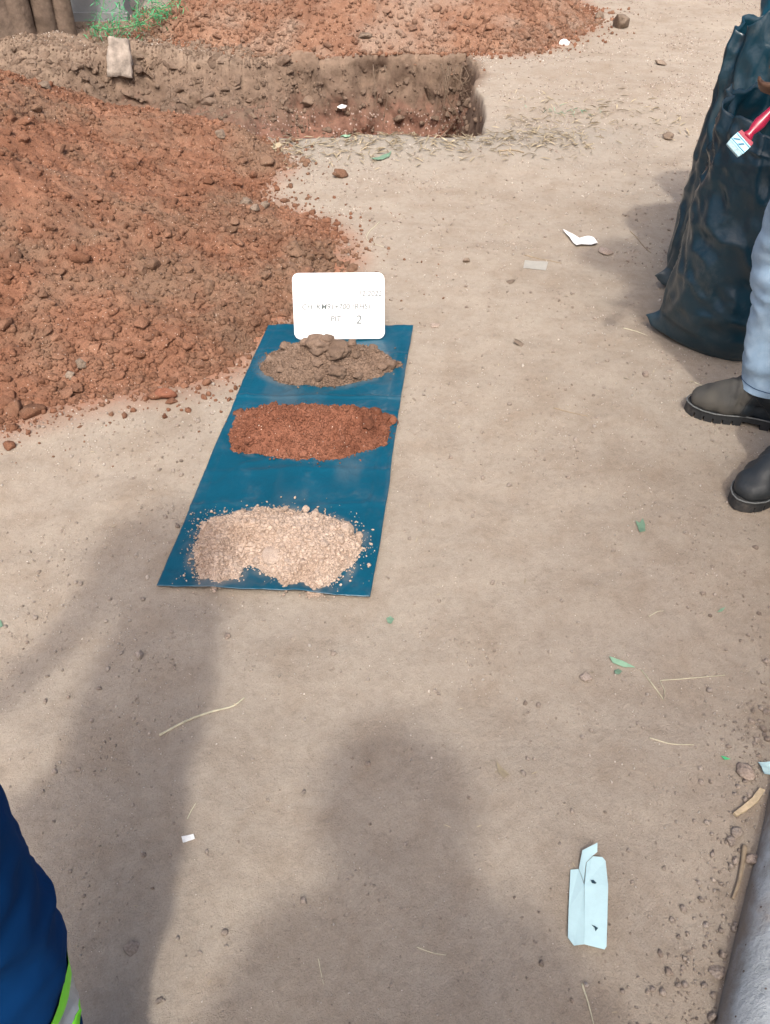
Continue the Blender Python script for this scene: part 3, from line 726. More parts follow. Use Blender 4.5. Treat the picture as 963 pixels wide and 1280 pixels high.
def smooth_path(pts, n=14):
    P = np.array(pts, float); t = np.linspace(0, len(P) - 1, n); out = []
    for s in t:
        i = min(int(s), len(P) - 2); u = s - i
        p0 = P[max(i - 1, 0)]; p1 = P[i]; p2 = P[i + 1]; p3 = P[min(i + 2, len(P) - 1)]
        out.append(0.5 * ((2 * p1) + (-p0 + p2) * u + (2 * p0 - 5 * p1 + 4 * p2 - p3) * u * u + (-p0 + 3 * p1 - 3 * p2 + p3) * u ** 3))
    return out
def stick(name, label, cat, pix, r, mat, group=None, taper=0.5, n=14, straight=False, lift=0.0):
    g = [px(u, v) for u, v in pix]
    P = [tuple(p) for p in (smooth_path(g, n) if not straight else g)]
    base = (P[0][0], P[0][1], gz1(*P[0]))
    pts = [(x - base[0], y - base[1], gz1(x, y) + r * 0.7 + lift * math.sin(math.pi * i / (len(P) - 1)) - base[2]) for i, (x, y) in enumerate(P)]
    rad = [r * (1 - (1 - taper) * i / (len(P) - 1)) for i in range(len(P))]
    V, F = tube(pts, rad, 6)
    return tag(obj(name, mesh_py(name, V, F, True), mat, None, base), label, cat, group)

stick('twig', 'long thin curved dry twig lying below the near corner of the sheet', 'twig', [(200, 920), (235, 902), (270, 890), (292, 884), (306, 874)], 0.0027, M_STRAW)
stick('grass_stalk', 'bent dry grass stalk folded into a V with a long arm', 'stalk', [(802, 836), (818, 856), (830, 873), (832, 862), (826, 849), (860, 845), (908, 841)], 0.0016, M_STRAW, straight=True)
stick('straw', 'short straight straw piece on the ground beyond the wood chip', 'straw', [(812, 922), (838, 930), (867, 932)], 0.0013, M_STRAW)
stick('straw', 'pale thick straw stem beside the end of the flattened carton', 'straw', [(727, 1231), (735, 1255), (742, 1282)], 0.0018, M_STRAW)
stick('straw', 'thin pale straw lying in the photographer shadow', 'straw', [(521, 1184), (540, 1191), (558, 1194)], 0.0010, M_STRAW)
stick('straw', 'fine upright straw scratch on the ground in the shade', 'straw', [(398, 1197), (402, 1218), (405, 1230)], 0.0009, M_STRAW)
stick('twig', 'thin dark twig on open ground between the sheet and the boot', 'twig', [(692, 511), (712, 517), (735, 522)], 0.0018, M_TWIG)
stick('twig', 'small pale twig beside the tip of the worn boot', 'twig', [(868, 479), (880, 484), (892, 488)], 0.0016, M_STRAW)
stick('twig', 'dry stem pointing at the bottom corner of the plastic sack', 'twig', [(779, 412), (795, 416), (809, 421)], 0.0016, M_STRAW)
stick('twig', 'slanting dry stem on the ground near the torn white paper', 'twig', [(788, 290), (800, 303), (814, 317)], 0.0022, M_TWIG)
stick('twig', 'grey twig lying straight by the clear plastic scrap', 'twig', [(656, 322), (680, 327), (702, 331)], 0.0022, M_TWIG)
stick('root_piece', 'brown curved root piece lying along the concrete kerb', 'root', [(929, 1060), (927, 1080), (922, 1105), (915, 1125)], 0.0050, M_TWIG)
stick('twig', 'curled pale stem on the ground near the red clods', 'twig', [(475, 280), (462, 292), (460, 303), (482, 312)], 0.0018, M_STRAW)
stick('twig', 'stout brown twig on the sandy ground right of the trench edge', 'twig', [(622, 195), (640, 194), (655, 196)], 0.005, M_TWIG)
stick('straw', 'small straw slanting beside the overall leg shadow', 'straw', [(235, 1025), (240, 1015), (246, 1006)], 0.0012, M_STRAW)
stick('straw', 'forked straw bits near the bent grass stalk', 'straw', [(812, 770), (822, 764), (830, 763)], 0.0011, M_STRAW)

def ground_sheet(name, label, cat, pix, mat, th=0.0012, lift=0.003, curl=0.0, group=None, seed=0):
    """thin flat scrap traced from the photo, laid on the ground with thickness and a little curl"""
    g = [px(u, v) for u, v in pix]; A = np.array(g); c = A.mean(0); base = (float(c[0]), float(c[1]), gz1(*c))
    bm = bmesh.new(); vs = [bm.verts.new((x - base[0], y - base[1], 0)) for x, y in g]
    f = bm.faces.new(vs); bmesh.ops.triangulate(bm, faces=[f])
    bmesh.ops.subdivide_edges(bm, edges=bm.edges[:], cuts=3, use_grid_fill=True)
    size = max(np.ptp(A[:, 0]), np.ptp(A[:, 1]))
    for v in bm.verts:
        x, y = v.co.x + base[0], v.co.y + base[1]
        v.co.z = gz1(x, y) - base[2] + lift + curl * size * float(abs(fbm(np.array([v.co.x / size * 2.3 + seed]), np.array([v.co.y / size * 2.3]), seed, 2)[0])) \
                 + curl * 1.2 * ((v.co.x ** 2 + v.co.y ** 2) / max(size, 1e-3))
    bmesh.ops.recalc_face_normals(bm, faces=bm.faces)
    me = bpy.data.meshes.new(name); bm.to_mesh(me); bm.free()
    o = tag(obj(name, me, mat, None, base), label, cat, group)
    s = o.modifiers.new('thick', 'SOLIDIFY'); s.thickness = th; s.offset = 0
    return o
ground_sheet('paper_scrap', 'torn white paper scrap with small dark specks lying on open ground', 'paper', [(703, 292), (716, 297), (724, 301), (736, 299), (747, 306), (744, 309), (720, 311)], M_PAPER, curl=0.10, seed=3)
ground_sheet('paper_scrap', 'small crumpled white paper beside the upright sacks', 'paper', [(861, 239), (868, 237), (876, 240), (877, 244), (867, 246), (860, 245)], M_PAPER, curl=0.25, seed=5)
ground_sheet('paper_scrap', 'folded shade-tinted white paper at the top end of the concrete kerb', 'paper', [(946, 956), (975, 955), (978, 970), (953, 972)], M_CARD, curl=0.22, seed=6)
ground_sheet('paper_scrap', 'tiny pale paper strip at the edge of the left person shadow', 'paper', [(228, 1048), (243, 1045), (245, 1051), (230, 1056)], M_PAPER, th=0.001, curl=0.1, seed=7)
ground_sheet('plastic_scrap', 'faded translucent grey plastic scrap pressed into the ground', 'plastic scrap', [(656, 328), (685, 330), (682, 341), (654, 338)], mat_simple('dull_film', (0.40, 0.38, 0.33), 0.5, 0.4, 0.08), th=0.0006, lift=0.002, seed=8)

# wood chip with curled end
wc = [px(u, v) for u, v in ((914, 1021), (926, 1012), (938, 1003), (948, 990), (953, 993), (944, 1006), (931, 1017), (918, 1025))]
ground_sheet('wood_chip', 'pale split wood chip lying near the kerb', 'wood chip', [(914, 1021), (926, 1011), (938, 1001), (947, 989), (954, 992), (945, 1006), (931, 1017), (918, 1025)],
             mat_simple('split_wood', (0.55, 0.44, 0.29), 0.8, 0.2, 0.2, 90), th=0.005, lift=0.004, curl=0.05, seed=4)

# flattened carton: body panel, side panel, tongue
def carton():
    def P(u, v, z): x, y = px(u, v); return (x, y, z)
    cx, cy = px(733, 1130); b = (cx, cy, gz1(cx, cy))
    t = thing('flattened_carton', 'flattened shade-tinted white carton with two dark marks on bare ground', 'carton', b)
    def slab(name, pts, th, mat):
        bm = bmesh.new(); vs = [bm.verts.new(Vector(P(*p)) - Vector((cx, cy, 0))) for p in pts]
        f = bm.faces.new(vs); bmesh.ops.recalc_face_normals(bm, faces=[f])
        if f.normal.z < 0: f.normal_flip()
        e = bmesh.ops.extrude_face_region(bm, geom=[f]); bmesh.ops.translate(bm, vec=(0, 0, th), verts=[v for v in e['geom'] if isinstance(v, bmesh.types.BMVert)])
        bmesh.ops.recalc_face_normals(bm, faces=bm.faces)
        me = bpy.data.meshes.new(name); bm.to_mesh(me); bm.free(); return obj(name, me, mat, t)
    z = 0.0045
    slab('side_panel', [(711.9, 1091, z), (722, 1090.4, z + .001), (728.2, 1112, z + .006), (728.2, 1185.3, z + .006), (716, 1185.5, z + .001), (708.6, 1175.5, z), (709.5, 1140, z)], 0.0012, M_CARD)
    slab('body_panel', [(728.2, 1111, z + .0062), (731, 1084, z + .006), (739, 1076, z + .006), (751, 1076.5, z + .004), (755, 1081, z + .003), (757.7, 1112, z + .006), (728.2, 1113.5, z + .0085)], 0.0012, M_CARD)
    slab('body_panel', [(728.2, 1113.5, z + .0085), (757.7, 1112, z + .006), (757, 1150, z + .005), (756, 1187.4, z + .003), (753.7, 1191, z + .003), (728.2, 1185.3, z + .006)], 0.0012, M_CARD)
    slab('tuck_flap', [(722, 1090, z + .003), (725.9, 1068.6, z + .006), (743.8, 1061, z + .012), (743.8, 1071.9, z + .010), (739, 1075.2, z + .008), (730.2, 1084, z + .007), (727.6, 1108, z + .006)], 0.0012, M_CARD)
    zz = z + .0102
    slab('hole_mark', [(736, 1107, zz), (739, 1106.6, zz), (743, 1110.4, zz), (741, 1111.4, zz), (737, 1110.2, zz)], 0.0008, M_HOLE)  # dark patches laid on the card for the shade in two small holes
    zz = z + .0078
    slab('hole_mark', [(737, 1161.5, zz), (741, 1163.2, zz), (745, 1165.6, zz), (742, 1169.6, zz), (741, 1165.5, zz)], 0.0008, M_HOLE)
carton()

# fallen green leaves
def leaf_piece(name, label, pix, mat, seed, curl=0.12):
    return ground_sheet(name, label, 'leaf', pix, mat, th=0.0008, lift=0.003, curl=curl, seed=seed)
leaf_piece('fallen_leaf', 'pale green forked leaf fragment on open ground below the boots', [(794, 652), (799, 655), (803, 650), (806, 658), (806, 667), (799, 668), (797, 660)], M_PLEAF, 11)
leaf_piece('fallen_leaf', 'narrow green leaf pointing at the bent grass stalk', [(762, 820), (768, 822), (782, 828), (794, 835), (780, 834), (766, 828)], M_PLEAF, 12, 0.05)
leaf_piece('fallen_leaf', 'small round green leaf bit beside the narrow leaf', [(768, 838), (773, 836), (778, 839), (774, 843), (769, 842)], M_PLEAF, 13)
leaf_piece('fallen_leaf', 'tiny green leaf bit just below the near edge of the sheet', [(483, 773), (488, 770), (493, 773), (489, 780), (485, 778)], M_PLEAF, 14)
leaf_piece('fallen_leaf', 'green leaf sliver on gravelly soil beside the pinkish stone', [(900, 947), (906, 948), (912, 951), (905, 952)], M_LEAF, 15)
leaf_piece('fallen_leaf', 'green leaf sliver short and bright near the forked straw', [(897, 765), (901, 761), (907, 759), (903, 764)], M_PLEAF, 16)
leaf_piece('fallen_leaf', 'pale green leaf at the very edge of the left shadow', [(-4, 779), (3, 778), (5, 785), (-2, 788)], M_PLEAF, 17)
leaf_piece('fallen_leaf', 'long pale green leaf lying on the litter before the trench', [(462, 205), (475, 201), (490, 197), (487, 201), (476, 205)], M_PLEAF, 18)
leaf_piece('fallen_leaf', 'short green leaf lying on the trench edge litter', [(426, 178), (434, 175), (440, 178), (433, 181)], M_PLEAF, 19)
leaf_piece('dry_leaf', 'pale dry leaf flake left of the trench edge litter', [(336, 191), (350, 186), (356, 188), (342, 193)], M_DRY, 20)
leaf_piece('dry_leaf', 'curled pale dry leaf in the shade below the photographer head shadow', [(620, 955), (626, 962), (636, 972), (630, 977), (622, 968)], M_DRY, 21)

# ------------------------------------------------------------------ loose stones on the ground
def stone(label, u, v, r, mat, name='stone', flat=1.0, cat='stone', group=None, sink=0.2):
    x, y = px(u, v); d = math.hypot(math.hypot(x, y), CAM_H)
    o = clod((x, y, gz1(x, y)), r * d / FPX, mat, None, name=name, flat=flat, sink=sink)
    return tag(o, label, cat, group)
stone('dark angular rock on the far ground right of the orange heap', 776, 33, 13, M_CLODG, flat=0.9)
stone('small dark stone between the angular rock and the orange heap', 750, 22, 6, M_CLODG)
stone('reddish cube-like clod alone on the sandy ground', 427, 222, 8, M_RED, 'clod', 1.1, 'clod')
stone('pinkish smooth stone lying beside the folded paper at the kerb', 929, 969, 9, M_STONE)
stone('light brown pebble left of the bent grass stalk', 735, 846, 7, M_STONE)
stone('flat grey stone chip pressed into the shaded ground', 168, 1188, 9, M_PEB, flat=0.35)
stone('round grey pebble on the shaded ground below the sheet corner', 175, 822, 6, M_PEB)
stone('pale pebble on the ground below the near edge of the sheet', 285, 797, 5, M_STONE)
stone('dark pebble on the sandy ground right of the trench', 836, 174, 6, M_CLODG)
stone('flat dark stone on the far ground before the rear sack', 826, 79, 7, M_CLODG, flat=0.6)
stone('brown pebble on open ground above the sheet', 582, 332, 5, M_CLODG)
stone('angular brown stone against the concrete kerb', 938, 1076, 8, M_STONE)
stone('small stone touching a smaller one in the gravel by the kerb', 918, 1043, 6, M_PEB)
stone('smaller of two touching stones in the gravel by the kerb', 912, 1052, 5, M_PEB)
stone('flat earth crust on the soil by the kerb foot', 896, 1215, 10, M_PEB, flat=0.4)
stone('round pale pebble by the kerb foot', 835, 1217, 5, M_PEB)
stone('pale flattened stone beside the upper right sheet corner', 543, 409, 7, M_STONE, flat=0.4)
stone('pale flat stone on the ground below the torn white paper', 758, 316, 8, M_STONE, flat=0.4)
stone('grey brown clod flat on the ground in line with the sack', 650, 431, 8, M_CLODG, flat=0.3, name='clod', cat='clod')
stone('crumbly grey clod patch on open ground near the clear scrap', 638, 355, 7, M_CLODG, flat=0.3, name='clod', cat='clod')
stone('small pebble with a short shadow beside the sole of the boot', 806, 471, 5, M_STONE)
stone('dark red clod at the foot of the red heap beside the sheet', 207, 498, 13, M_S_RED, 'clod', 0.9, 'clod')
stone('white quartz pebble at the foot of the orange heap', 704, 55, 5, M_PAPER, flat=0.8)

# grey weathered block stuck in the far bank
def block():
    p, _t = hit(152, 84); x, y, z = p
    bm = bmesh.new(); bmesh.ops.create_cube(bm, size=1.0)
    bmesh.ops.subdivide_edges(bm, edges=bm.edges[:], cuts=5, use_grid_fill=True)
    for v in bm.verts:
        c = v.co.copy(); k = 1 - 0.22 * (c.z + 0.5)
        n = float(fbm(np.array([c.x * 3]), np.array([c.y * 3]), np.array([c.z * 3]), 3)[0])
        v.co = Vector((c.x * 0.17 * k, c.y * 0.15 * k, c.z * 0.25)) + c.normalized() * 0.05 * n
    me = bpy.data.meshes.new('stone_block'); bm.to_mesh(me); bm.free()
    for p in me.polygons: p.use_smooth = True
    o = tag(obj('stone_block', me, mat_simple('weathered_stone', (0.33, 0.28, 0.235), 0.95, 0.1, 0.45, 14, 0.012, 40), None, (x, y, z + 0.05)), 'grey weathered stone block standing out of the bank beyond the trench', 'stone')
    o.rotation_euler = (R(-22), R(4), R(8))

def hit(u, v):
    a = (u - 481.5) / FPX; b = (v - 640) / FPX
    f = math.cos(PITCH) - math.sin(PITCH) * b; dn = math.sin(PITCH) + math.cos(PITCH) * b
    ta = np.arange((CAM_H - 0.9) / dn, 9, 0.006)
    h = np.maximum(np.maximum(gz(a * ta, f * ta), np.where(poly_sd(HEAP_FAR, a * ta, f * ta) > 0, heap_h(HEAP_FAR, a * ta, f * ta, 'far')[0], -9)),
                   np.where(poly_sd(HEAP_NEAR, a * ta, f * ta) > 0, heap_h(HEAP_NEAR, a * ta, f * ta, 'near')[0], -9))
    k = np.nonzero(h >= CAM_H - dn * ta)[0]; tt = float(ta[k[0]]) if len(k) else 5.0
    return Vector((a * tt, f * tt, CAM_H - dn * tt)), tt
block()
p_, t_ = hit(428, 133)
tag(clod(p_ + Vector((0, -0.03, 0)), 6 * t_ / FPX, M_PAPER, None, name='paper_scrap', flat=0.7), 'white crumpled scrap caught on the cut wall of the trench', 'paper')

# ------------------------------------------------------------------ gravel and plant litter
def scatter(n, box, dens, seed):
    rg = np.random.default_rng(seed); out = []
    while sum(map(len, out)) < n:
        q = rg.uniform((box[0], box[2]), (box[1], box[3]), (n * 3, 2))
        k = rg.random(len(q)) < dens(q[:, 0], q[:, 1])
        out.append(q[k])
    return np.concatenate(out)[:n]
def gdens(x, y):
    c = 0.25 + 0.75 * sstep(0.0, 0.45, fbm(x * 4, y * 4, 81, 3))
    zc = math.cos(PITCH) * y + math.sin(PITCH) * 1.37
    c = c * (np.abs(x) < 0.53 * zc) * np.clip(2.0 / (0.6 + y), 0.1, 1)
    c = c * (1 + 2.0 * sstep(0.75, 0.1, np.abs(x - (0.35 + 0.55 * y))) * (y < 1.0))
    c = c * (poly_sd(SHEET, x, y) < -0.004) * (poly_sd(HEAP_NEAR, x, y) < -0.02) * (poly_sd(HEAP_FAR, x, y) < 0) * (trench_d(x, y)[1] < -0.02)
    return np.clip(c * 0.5, 0, 1)
q = scatter(15000, (-3.6, 3.6, 0.25, 8.5), gdens, 5)
s = np.minimum(0.00120 * np.exp(RNG.normal(0, 0.62, len(q))) * (0.75 + 0.28 * q[:, 1]), 0.0065)
zq = gz(q[:, 0], q[:, 1])
gr = grains('gravel', np.stack([q[:, 0], q[:, 1], zq + s * 0.35], -1), s, M_PEB, None, (0, 0, 0), 6, 0.004, 0.15 + 0.85 * RNG.random(len(q)))
tag(gr, 'scattered fine pebbles and grit over the bare ground', 'gravel')
ka, kb = np.array(px(963, 985)), np.array(px(893, 1280)); kd_ = (ka - kb) / np.linalg.norm(ka - kb)
tt_ = RNG.uniform(-0.15, 0.95, 900); of_ = -np.abs(RNG.normal(0, 0.055, 900)) - 0.003
qk = kb[None] + kd_[None] * tt_[:, None] + np.array([kd_[1], -kd_[0]])[None] * of_[:, None]
sk = np.minimum(0.0016 * np.exp(RNG.normal(0, 0.6, 900)), 0.007)
tag(grains('kerb_gravel', np.stack([qk[:, 0], qk[:, 1], gz(qk[:, 0], qk[:, 1]) + sk * 0.35], -1), sk, M_PEB, None, (0, 0, 0), 66, 0.004), 'loose gravel gathered along the foot of the concrete kerb', 'gravel')
q = scatter(9000, (-3.6, 3.6, 0.25, 7.0), gdens, 55)
s = np.minimum(0.00085 * np.exp(RNG.normal(0, 0.5, len(q))) * (0.75 + 0.30 * q[:, 1]), 0.005)
gr = grains('grit', np.stack([q[:, 0], q[:, 1], gz(q[:, 0], q[:, 1]) + s * 0.45], -1), s, mat_soil('pale_grit', (0.62, 0.56, 0.50, 1), (0.75, 0.70, 0.64, 1), (0.48, 0.40, 0.34, 1)), None, (0, 0, 0), 56, 0.004)
tag(gr, 'pale quartz grit sprinkled over the bare ground', 'grit')
# red crumbs thrown off the heaps
def rdens(x, y):
    d = np.maximum(poly_sd(HEAP_NEAR, x, y), poly_sd(HEAP_FAR, x, y))
    return np.where((d < 0.0) & (poly_sd(SHEET, x, y) < -0.01), np.exp(d / 0.09), 0) * (np.abs(x) < 0.55 * (math.cos(PITCH) * y + 0.93)) * (trench_d(x, y)[1] < 0)
q = scatter(2600, (-3.0, 2.2, 1.6, 8.0), rdens, 8)
s = np.minimum(0.0026 * np.exp(RNG.normal(0, 0.6, len(q))) * (0.7 + 0.22 * q[:, 1]), 0.016)
gr2 = grains('heap_crumbs', np.stack([q[:, 0], q[:, 1], gz(q[:, 0], q[:, 1]) + s * 0.4], -1), s, M_RED, None, (0, 0, 0), 9, 0.006)
tag(gr2, 'loose reddish crumbs rolled off the foot of the soil heaps', 'soil crumbs')

def flakes(name, P, L, W, mat, parent=None, seed=0, tilt=0.35, loc=(0, 0, 0)):
    """thin bent leaf flakes joined in one mesh"""
    rg = np.random.default_rng(seed); n = len(P)
    base = np.array([[-1, 0, 0], [-0.35, 0.5, 0.10], [0.35, 0.45, 0.12], [1, 0, 0], [0.35, -0.5, 0.12], [-0.35, -0.45, 0.10], [0, 0, 0.0]])
    F = np.array([[0, 6, 1], [1, 6, 2], [2, 6, 3], [3, 6, 4], [4, 6, 5], [5, 6, 0]])
    sc = np.stack([L, W, L], -1) * 0.5
    v = base[None] * sc[:, None, :]
    az = rg.uniform(0, 6.28, n); tx = rg.normal(0, tilt, n); ty = rg.normal(0, tilt, n)
    def rot(a, ax):
        c, s_ = np.cos(a), np.sin(a); o, i = np.zeros(n), np.ones(n)
        if ax == 0: m = [[i, o, o], [o, c, -s_], [o, s_, c]]
        elif ax == 1: m = [[c, o, s_], [o, i, o], [-s_, o, c]]
        else: m = [[c, -s_, o], [s_, c, o], [o, o, i]]
        return np.array(m).transpose(2, 0, 1)
    Rm = rot(az, 2) @ rot(ty, 1) @ rot(tx, 0)
    v = np.einsum('nij,nvj->nvi', Rm, v) + (np.asarray(P) - np.asarray(loc))[:, None, :]
    f = F[None] + (np.arange(n) * 7)[:, None, None]
    me = mesh_np(name, v.reshape(-1, 3), f.reshape(-1, 3), False)
    a = me.attributes.new('tint', 'FLOAT', 'POINT'); a.data.foreach_set('value', np.repeat(rg.random(n), 7).astype(np.float32))
    return obj(name, me, mat, parent, loc if parent is None else (0, 0, 0))
def ldens(x, y):
    a = np.exp(-((y - 4.30 - 0.12 * x) / 0.16) ** 2) * ((x > -0.75) & (x < 1.1)) + 0.25 * np.exp(-((y - 4.85) / 0.3) ** 2) * ((x > 0.7) & (x < 1.7))
    return np.clip(a, 0, 1) * (trench_d(x, y)[1] < 0.0) * (poly_sd(HEAP_NEAR, x, y) < 0)
q = scatter(1000, (-0.8, 1.8, 3.7, 5.4), ldens, 15)
L = RNG.uniform(0.015, 0.075, len(q)); W = L * RNG.uniform(0.08, 0.30, len(q))
lo = flakes('plant_litter', np.stack([q[:, 0], q[:, 1], gz(q[:, 0], q[:, 1]) + 0.008], -1), L, W, M_DRY, None, 16, 0.2)
lo['kind'] = 'stuff'; tag(lo, 'dry leaves and stalks littering the near edge of the trench', 'plant litter')
q = scatter(260, (-3.0, 3.2, 0.3, 7.5), lambda x, y: 0.3 * (np.abs(x) < 0.52 * (math.cos(PITCH) * y + 0.93)) * (poly_sd(SHEET, x, y) < -0.01) * (poly_sd(HEAP_NEAR, x, y) < 0) * (poly_sd(HEAP_FAR, x, y) < 0) * (trench_d(x, y)[1] < 0), 25)
L = RNG.uniform(0.006, 0.022, len(q)) * (0.7 + 0.2 * q[:, 1]); W = L * RNG.uniform(0.1, 0.4, len(q))
lo = flakes('straw_bits', np.stack([q[:, 0], q[:, 1], gz(q[:, 0], q[:, 1]) + 0.0035], -1), L, W, M_DRY, None, 26, 0.12)
lo['kind'] = 'stuff'; tag(lo, 'tiny straw and bark bits strewn over the bare ground', 'straw bits')
gp = RNG.normal(0, 1, (26, 2)) * (0.09, 0.06) + np.array(px(712, 143))
lo = flakes('green_sprig', np.stack([gp[:, 0], gp[:, 1], gz(gp[:, 0], gp[:, 1]) + 0.010], -1), RNG.uniform(0.02, 0.06, 26), RNG.uniform(0.004, 0.010, 26), M_PLEAF, None, 27, 0.35)
tag(lo, 'wilted green sprig lying on the ground right of the trench', 'sprig')

# ------------------------------------------------------------------ roots hanging out of the cut wall
for k in range(11):
    x = random.uniform(0.36, 0.60); y = 6.22 + random.uniform(-0.10, 0.04)
    if k > 8: x = random.uniform(-0.6, 0.3)
    z0 = -0.04; l = random.uniform(0.15, 0.5)
    pts = smooth_path([(x, y, z0), (x + random.uniform(-.05, .05), y - 0.10, z0 - l * 0.3), (x + random.uniform(-.1, .1), y - 0.13, z0 - l * 0.7), (x + random.uniform(-.12, .12), y - 0.10, z0 - l)], 8)
    V, F = tube(pts, [0.0045 * (1 - 0.8 * i / 7) * random.uniform(0.6, 1.2) for i in range(8)], 5)
    obj('root', mesh_py('root', V, F, True), M_ROOT, ground)

# ------------------------------------------------------------------ concrete kerb
def kerb():
    a = np.array(px(963, 985)); b = np.array(px(893, 1280)); d = (a - b) / np.linalg.norm(a - b); n = np.array([d[1], -d[0]])
    prof = [(-0.004, -0.10), (0.0, 0.0), (0.004, 0.030), (0.012, 0.052), (0.024, 0.070), (0.040, 0.082), (0.060, 0.088), (0.16, 0.090), (0.34, 0.086), (0.36, 0.07), (0.362, -0.1)]
    ts = np.arange(-1.3, 1.35, 0.02)
    V = []
    for t in ts:
        for j, (u, z) in enumerate(prof):
            w = 0.006 * float(fbm(np.array([t * 7]), np.array([j * 0.6]), 91, 3)[0])
            p = b + d * t + n * (u + (w if j < 8 else 0)); V.append((p[0], p[1], z + (w * 0.6 if z > 0 else 0)))
    base = (float(b[0]), float(b[1]), 0)
    me = mesh_np('concrete_kerb', np.array(V) - np.array(base), grid_faces(len(ts), len(prof))[:, ::-1])
    tag(obj('concrete_kerb', me, M_KERB, None, base), 'rounded grey concrete kerb edge with dirt stains at the path side', 'kerb')
kerb()

# ------------------------------------------------------------------ trees, wall, leafy branch
def tree(name, label, base, stems, crown_c, crown_r, nleaf, leafsize, seed, limbs):
    rg = np.random.default_rng(seed); t = thing(name, label, 'tree', base)
    for pts, rad in stems:
        P = smooth_path(pts, 22); R_ = np.interp(np.linspace(0, 1, 22), np.linspace(0, 1, len(rad)), rad)
        V, F = tube(P, list(R_), 18)
        V = np.array([v[:] for v in V])
        n = fbm(V[:, 0] * 9, V[:, 1] * 9, V[:, 2] * 2.5, 4)
        ring = np.repeat(np.array([p for p in P]), 18, 0); dirn = V - ring
        V = ring + dirn * (1 + 0.28 * n[:, None])
        obj('trunk', mesh_py('trunk', V, F, True), M_BARK, t)
    ends = []
    for pts, r0 in limbs:
        P = smooth_path(pts, 10); V, F = tube(P, list(np.linspace(r0, r0 * 0.3, 10)), 8); ends.append(P[-1])
        obj('limb', mesh_py('limb', V, F, True), M_BARK, t)
    cl = rg.normal(size=(60, 3)); cl /= np.linalg.norm(cl, axis=1)[:, None]; cl *= rg.random((60, 1)) ** 0.4
    cl = cl * np.array(crown_r) + np.array(crown_c)
    P = cl[rg.integers(0, 60, nleaf)] + rg.normal(0, 0.22, (nleaf, 3)) * np.array(crown_r) * 0.9
    L = leafsize * rg.uniform(0.7, 1.3, nleaf)
    o = flakes('crown', P, L, L * 0.55, M_TREELEAF, t, seed, 0.9)
    return t
tree('tree', 'many-stemmed tree with rough grey-brown bark beside the grey wall', (-2.95, 6.75, 0.0),
     [([(0, 0, -0.1), (-0.02, 0.02, 0.5), (-0.10, 0.05, 1.4), (-0.2, 0.1, 3.0)], [0.42, 0.30, 0.25, 0.14]),
      ([(0.22, -0.12, -0.1), (0.26, -0.10, 0.4), (0.24, -0.05, 1.2), (0.1, 0.1, 2.6)], [0.13, 0.10, 0.09, 0.06]),
      ([(0.38, 0.0, -0.1), (0.42, 0.0, 0.4), (0.50, 0.05, 1.2), (0.8, 0.1, 2.6)], [0.10, 0.075, 0.07, 0.04]),
      ([(0.52, 0.06, -0.1), (0.55, 0.06, 0.4), (0.60, 0.1, 1.2), (1.0, 0.3, 2.6)], [0.085, 0.062, 0.055, 0.04])],
     (0.2, 0.6, 3.6), (1.7, 1.4, 1.0), 3500, 0.09, 61, [([(-0.2, 0.1, 2.9), (-0.6, 0.4, 3.3), (-1.0, 0.8, 3.6)], 0.09), ([(0.1, 0.1, 2.6), (0.3, 0.5, 3.2), (0.5, 0.9, 3.8)], 0.06), ([(1.0, 0.3, 2.6), (1.2, 0.6, 3.1), (1.5, 0.9, 3.5)], 0.05)])
# shade tree standing out of frame behind the camera on the right
tree('tree', 'shade tree with thin leafy crown standing behind the path on the kerb side', (2.9, -2.9, 0.0),
     [([(0, 0, -0.1), (-0.05, 0.05, 1.0), (-0.2, 0.1, 2.2), (-0.5, 0.2, 3.4)], [0.17, 0.13, 0.11, 0.07])],
     (-1.15, 0.55, 4.1), (1.30, 1.35, 0.55), 6800, 0.085, 62, [([(-0.45, 0.2, 3.2), (-0.9, 0.4, 3.6), (-1.5, 0.8, 4.0)], 0.06), ([(-0.2, 0.1, 2.3), (-0.6, 0.6, 3.1), (-0.9, 1.1, 3.9)], 0.05), ([(-0.5, 0.2, 3.4), (-0.8, -0.1, 3.8), (-1.2, -0.3, 4.2)], 0.05)])

def rear_wall():
    t = thing('rendered_wall', 'smooth grey rendered wall behind the tree stems', 'wall', (-4.6, 7.5, 0))
    for nm, x0, x1, z0, z1, y0, y1 in (('wall_face', -2.6, 2.45, -0.2, 2.2, 0.0, 0.2), ('plinth', -2.6, 2.48, -0.2, 0.06, -0.05, 0.0)):
        V = [(x, y, z) for x in (x0, x1) for y in (y0, y1 - 0.003 * (nm == 'plinth')) for z in (z0, z1)]
        F = [(0, 1, 3, 2), (4, 6, 7, 5), (0, 4, 5, 1), (2, 3, 7, 6), (1, 5, 7, 3), (0, 2, 6, 4)]
        obj(nm, mesh_py(nm, V, F), M_WALL, t)
rear_wall()

